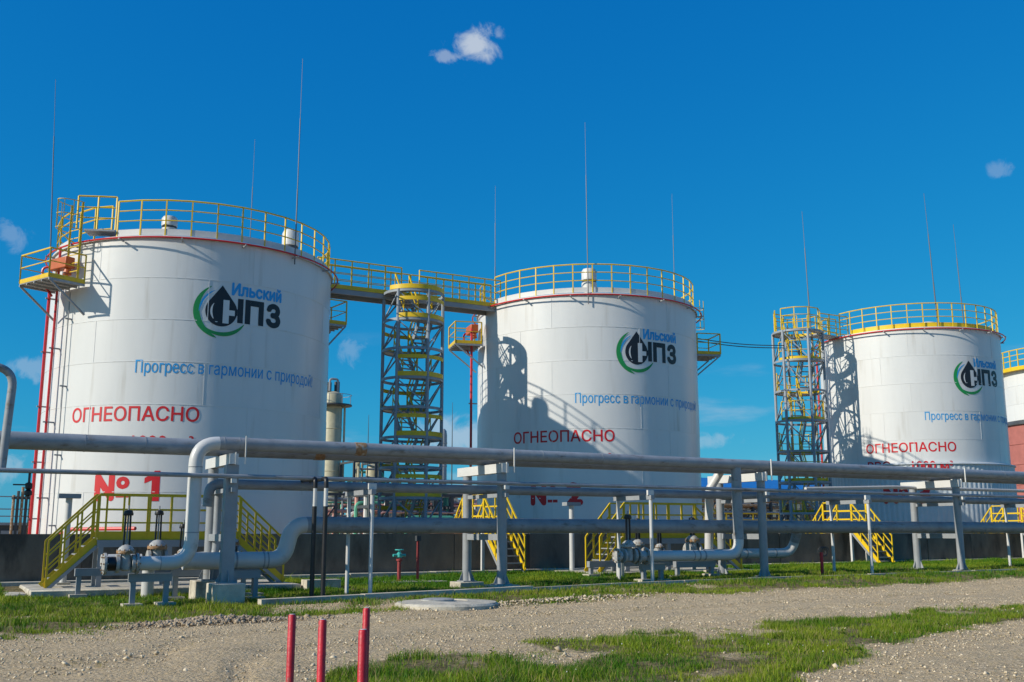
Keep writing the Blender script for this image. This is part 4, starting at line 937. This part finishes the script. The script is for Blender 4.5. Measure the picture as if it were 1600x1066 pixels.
bd = thing('blue_roofed_building', (78, 88, 0), 'long cream building with a bright blue roof behind the rack', 'building')
MB().box(62, 104, 88, 98, 0, 6.3).build('wall', cream, bd); rf = MB().add([(61,87.4,6.25),(105,87.4,6.25),(105,93,7.7),(61,93,7.7),(61,98.6,6.25),(105,98.6,6.25),(61,87.4,6.0),(105,87.4,6.0),(61,98.6,6.0),(105,98.6,6.0)], [(0,1,2,3),(3,2,5,4),(0,6,7,1),(4,5,9,8),(0,3,4,8,6),(1,7,9,5,2)]).build('roof', blue, bd)
for i in range(12): MB().box(63.2+3.3*i, 64.9+3.3*i, 87.9, 88.05, 2.6, 4.6).build('window', darkm, bd)
# left background
lb = thing('railed_shed', (4, 66, 0), 'low dark railed building at the left edge behind the wall', 'building')
MB().box(-3, 5.4, 66, 72, 0, 2.0).build('wall', darkm, lb); MB().box(-3.2, 5.6, 65.8, 72.2, 2.0, 2.15).build('roof', steel, lb)
for i in range(9): MB().bar((-3+1.05*i, 65.9, 2.15), (-3+1.05*i, 65.9, 3.6), .06).build('post', steel, lb)
for z in (2.5, 2.9, 3.6): MB().bar((-3, 65.9, z), (5.4, 65.9, z), .06).build('rail', steel, lb)
for i in range(4): MB().box(-2.4+2*i, -1.4+2*i, 65.93, 66.02, .8, 1.7).build('window', steel, lb)
for i in range(5):
    x = 3.75+.2*i; o = thing('vent_stack', (x, 60, 0), ('first','second','third','fourth','fifth')[i] + ' from the left of the thin vent stacks beside the nearest tank', 'stack', 'thin vent stacks at the left'); MB().tube([(x,60,0),(x,60,3.5+.22*(i % 3))], .07, 8).build('stack_pipe', darkm if i % 2 else rust, o); MB().lathe([(.11,3.3),(.11,3.4)], (x,60,0), 8).build('collar', darkm, o)
# fourth tank at the right edge
C4 = (76.5, 48.2); t4 = thing('storage_tank', (C4[0], C4[1], 0), 'white tank with red brown lower cladding cut by the right edge', 'storage tank')
for k in range(3): MB().lathe([(5.6-.01*k, 9.7+1.4*k), (5.6-.01*k, 11.09+1.4*k)], (C4[0],C4[1],0), 96).build('shell_ring', white, t4, 20)
MB().lathe([(5.66, 13.85), (5.66, 13.92), (2, 14.4), (.02, 14.5)], (C4[0],C4[1],0), 96).build('roof', roofm, t4, 20)
for k in range(6): MB().lathe([(5.72, .6+1.5*k), (5.72, 2.04+1.5*k), (5.66, 2.09+1.5*k)], (C4[0],C4[1],0), 96).build('cladding_ring', brick, t4, 20)
MB().lathe([(5.62, 9.5), (5.9, 9.56), (5.9, 9.66), (5.6, 9.9)], (C4[0],C4[1],0), 96).build('flashing', darkm, t4, 20)
railing(t4, [polar(C4, 5.75, 100+8*i, 13.9) for i in range(24)], 1.3, (1.3, .9, .5), yellow, post_w=.07, rail_r=.03, top_r=.04)
MB().arcband((C4[0],C4[1],0), 5.62, R_(95), R_(290), 13.6, 13.88, .4, 40).build('walkway', yellow, t4)
platform(t4, C4, 5.6, 140, 5.7, 6.7, 1.6, 13.6, gen=False, name='side_platform')

# ------------------------------------------------------------------ grass and stones
def grass_mat(name, c, c2):
    m = bpy.data.materials.new(name); m.use_nodes = True; n, l = m.node_tree.nodes, m.node_tree.links; b = n['Principled BSDF']
    b.inputs['Roughness'].default_value = .6; b.inputs['Specular IOR Level'].default_value = .25
    at = n.new('ShaderNodeAttribute'); at.attribute_name = 'tone'; mx = n.new('ShaderNodeMix'); mx.data_type = 'RGBA'; l.new(at.outputs['Fac'], mx.inputs[0])
    mx.inputs[6].default_value = (*c, 1); mx.inputs[7].default_value = (*c2, 1); l.new(mx.outputs[2], b.inputs['Base Color'])
    tr = n.new('ShaderNodeBsdfTranslucent'); l.new(mx.outputs[2], tr.inputs[0]); ms = n.new('ShaderNodeMixShader'); ms.inputs[0].default_value = .3
    l.new(b.outputs[0], ms.inputs[1]); l.new(tr.outputs[0], ms.inputs[2]); l.new(ms.outputs[0], n['Material Output'].inputs[0]); return m
def grass(name, N, x0, x1, y0, y1, hlo, hhi, w, m, bladesper=3, thr=.3, dens=None):
    x = rng.uniform(x0, x1, N); y = rng.uniform(y0, y1, N); g = grassiness(x, y)
    keep = (g > thr + rng.uniform(-.25, .55, N)) & (y < 32.3) & ~((np.abs(y-23.2) < .12) & (x > 6.3)) & ~((x > 1.8) & (x < 8.8) & (y > 27.8)) & ~((x > 18.9) & (x < 25.5) & (y > 28.1)) & ~(((x-9.9)**2+(y-20.75)**2) < 1.2)
    if dens is not None: keep &= dens(x, y) > rng.uniform(0, 1, N)
    keep &= (sst(.40, .60, fb(x, y, .7, 101)) + .10 + .5*sst(21.5, 24, y)) > rng.uniform(0, 1, N)
    x, y, g = x[keep], y[keep], g[keep]; x = np.repeat(x, bladesper) + rng.normal(0, .035, len(x)*bladesper); y = np.repeat(y, bladesper) + rng.normal(0, .035, len(y)*bladesper); g = np.repeat(g, bladesper)
    n = len(x); z = gh(x, y) - .01; h = rng.uniform(hlo, hhi, n)*(.45+.6*g)*(.35+1.7*fb(x, y, .9, 91)**1.5)*(1 + .9*(rng.uniform(0, 1, n) > .985)); a = rng.uniform(0, 6.283, n); ww = w*rng.uniform(.6, 1.3, n)
    dx, dy = np.cos(a)*ww, np.sin(a)*ww; b = rng.uniform(0, 6.283, n); ln = h*rng.uniform(.1, .75, n); bx, by = np.cos(b)*ln, np.sin(b)*ln
    V = np.empty((n, 5, 3)); 
    V[:,0] = np.stack([x-dx, y-dy, z], -1); V[:,1] = np.stack([x+dx, y+dy, z], -1)
    V[:,2] = np.stack([x+bx*.35-dx*.7, y+by*.35-dy*.7, z+h*.6], -1); V[:,3] = np.stack([x+bx*.35+dx*.7, y+by*.35+dy*.7, z+h*.6], -1); V[:,4] = np.stack([x+bx, y+by, z+h], -1)
    i = np.arange(n)[:,None]*5; F = np.concatenate([i+np.array([[0,1,3]]), i+np.array([[0,3,2]]), i+np.array([[2,3,4]])], 0)
    me = mesh_np(name, V.reshape(-1, 3), F, m); at = me.attributes.new('tone', 'FLOAT', 'POINT')
    tone = np.clip((fb(x, y, 1.6, 17)-.5)*2.2 + .42 + rng.normal(0, .28, n), 0, 1); at.data.foreach_set('value', np.repeat(tone, 5).astype(np.float32))
    return tag(link(bpy.data.objects.new(name, me)), kind='stuff')
gmat = grass_mat('grass_blades', (.05, .165, .004), (.27, .33, .02)); dmat = grass_mat('dry_grass_blades', (.24, .20, .075), (.36, .29, .12))
tag(grass('lawn_grass', 260000, -8, 55, 17.5, 32.4, .04, .12, .008, gmat), 'short green grass along the kerb and in front of the wall', 'grass')
tag(grass('verge_grass', 210000, 1.5, 30, 5.5, 16.8, .025, .11, .0042, gmat, 4), 'green grass patch between the gravel road and the yard', 'grass')
tag(grass('dry_grass', 110000, -8, 45, 5.5, 26, .04, .13, .005, dmat, 2, thr=.05), 'dry yellowish grass mixed into the edges of the turf', 'grass')
# white flowers in the verge
N = 420; x = rng.uniform(6, 26, N); y = rng.uniform(9, 16, N); g = grassiness(x, y); k = (g > .6) & (fb(x, y, 1.5, 41) > .5); x, y = x[k], y[k]; z = gh(x, y)+rng.uniform(.06, .13, len(x)); r = rng.uniform(.004, .010, len(x))
V = np.stack([np.stack([x-r, y, z-r*.3], -1), np.stack([x, y-r, z], -1), np.stack([x+r, y, z+r*.3], -1), np.stack([x, y+r, z+r], -1), np.stack([x, y-r*.3, z+r*1.3], -1)], 1); i = np.arange(len(x))[:,None]*5
F = np.concatenate([i+np.array([[0,1,4]]), i+np.array([[1,2,4]]), i+np.array([[2,3,4]]), i+np.array([[3,0,4]])], 0)
tag(link(bpy.data.objects.new('wild_flowers', mesh_np('wild_flowers', V.reshape(-1,3), F, whitep))), 'tiny white wild flowers in the grass patch', 'flowers', kind='stuff')
# loose stones: squashed octahedra
def stones(name, N, x0, x1, y0, y1, rlo, rhi, m, thr, label, pile=None):
    x = rng.uniform(x0, x1, N); y = rng.uniform(y0, y1, N)
    if pile is not None: x = rng.normal(pile[0], pile[2], N); y = rng.normal(pile[1], pile[3], N)
    g = grassiness(x, y); k = (g < thr) & (y < 23); x, y = x[k], y[k]; n = len(x)
    r = rlo*(rhi/rlo)**(rng.uniform(0, 1, n)**2.2); hp = 0
    if pile is not None: hp = pile[4]*np.exp(-((x-pile[0])/pile[2]/1.2)**2 - ((y-pile[1])/pile[3]/1.2)**2)
    z = gh(x, y) + .02 + r*.15 + hp*rng.uniform(.5, 1, n); D = np.array([[1,0,0],[0,1,0],[-1,0,0],[0,-1,0],[0,0,.75],[0,0,-.75]])
    a = rng.uniform(0, 6.283, n); ca, sa = np.cos(a), np.sin(a); sc_ = rng.uniform(.6, 1.3, (n, 6, 3))
    P = D[None]*sc_; Q = np.stack([P[...,0]*ca[:,None]-P[...,1]*sa[:,None], P[...,0]*sa[:,None]+P[...,1]*ca[:,None], P[...,2] + P[...,0]*.3], -1)*r[:,None,None] + np.stack([x,y,z], -1)[:,None]
    T = np.array([[0,1,4],[1,2,4],[2,3,4],[3,0,4],[1,0,5],[2,1,5],[3,2,5],[0,3,5]]); F = (np.arange(n)[:,None,None]*6 + T[None]).reshape(-1, 3)
    me = mesh_np(name, Q.reshape(-1, 3), F, m); at = me.attributes.new('tone', 'FLOAT', 'POINT'); at.data.foreach_set('value', np.repeat(rng.uniform(0, 1, n), 6).astype(np.float32))
    return tag(link(bpy.data.objects.new(name, me)), label, 'stones', kind='stuff')
smat = grass_mat('loose_stone', (.30, .235, .155), (.72, .60, .42)); smat.node_tree.nodes['Mix Shader'].inputs[0].default_value = 0; smat.node_tree.nodes['Principled BSDF'].inputs['Roughness'].default_value = .9
stones('loose_stones', 110000, -9, 34, 5, 22.5, .005, .026, smat, .35, 'loose small stones spread over the gravel road')
clod = grass_mat('earth_clod', (.24, .18, .12), (.46, .37, .26)); clod.node_tree.nodes['Mix Shader'].inputs[0].default_value = 0; clod.node_tree.nodes['Principled BSDF'].inputs['Roughness'].default_value = .95
stones('rubble', 2600, 0, 0, 0, 0, .012, .06, clod, 1.1, 'heap of earth clods and rubble at the left road edge', (4.7, 19.2, .7, .28, .10))
stones('rubble_strip', 700, 0, 0, 0, 0, .015, .05, smat, 1.1, 'strip of broken stones at the road edge right of the manhole', (12.6, 20.4, 1.3, .25, .06))
stones('scattered_rocks', 1300, -8, 30, 5.5, 21.5, .02, .055, smat, .5, 'bigger single stones lying on the gravel')
def weeds(N):
    x = rng.uniform(3, 28, N); y = rng.uniform(6, 21, N); g = grassiness(x, y); return x[(g > .25) & (g < .95)], y[(g > .25) & (g < .95)]
wx, wy = weeds(420); P_ = []; F_ = []
for x, y in zip(wx, wy):
    z = gz(x, y); h = random.uniform(.06, .2)
    for k in range(11):
        a = random.uniform(0, 6.283); l = random.uniform(.03, .09); zz = z + h*random.random(); w = random.uniform(.008, .018); c, s_ = math.cos(a), math.sin(a); n0 = len(P_)
        P_ += [(x, y, zz), (x+c*l*.5-s_*w, y+s_*l*.5+c*w, zz+l*.5), (x+c*l, y+s_*l, zz+l*.3), (x+c*l*.5+s_*w, y+s_*l*.5-c*w, zz+l*.4)]; F_.append((n0, n0+1, n0+2, n0+3))
wm = mesh_np('weeds', np.array(P_), np.array(F_), gmat); at = wm.attributes.new('tone', 'FLOAT', 'POINT'); at.data.foreach_set('value', rng.uniform(0, .8, len(P_)).astype(np.float32))
tag(link(bpy.data.objects.new('weeds', wm)), 'leafy low weeds scattered in the grass and gravel edges', 'weeds', kind='stuff')
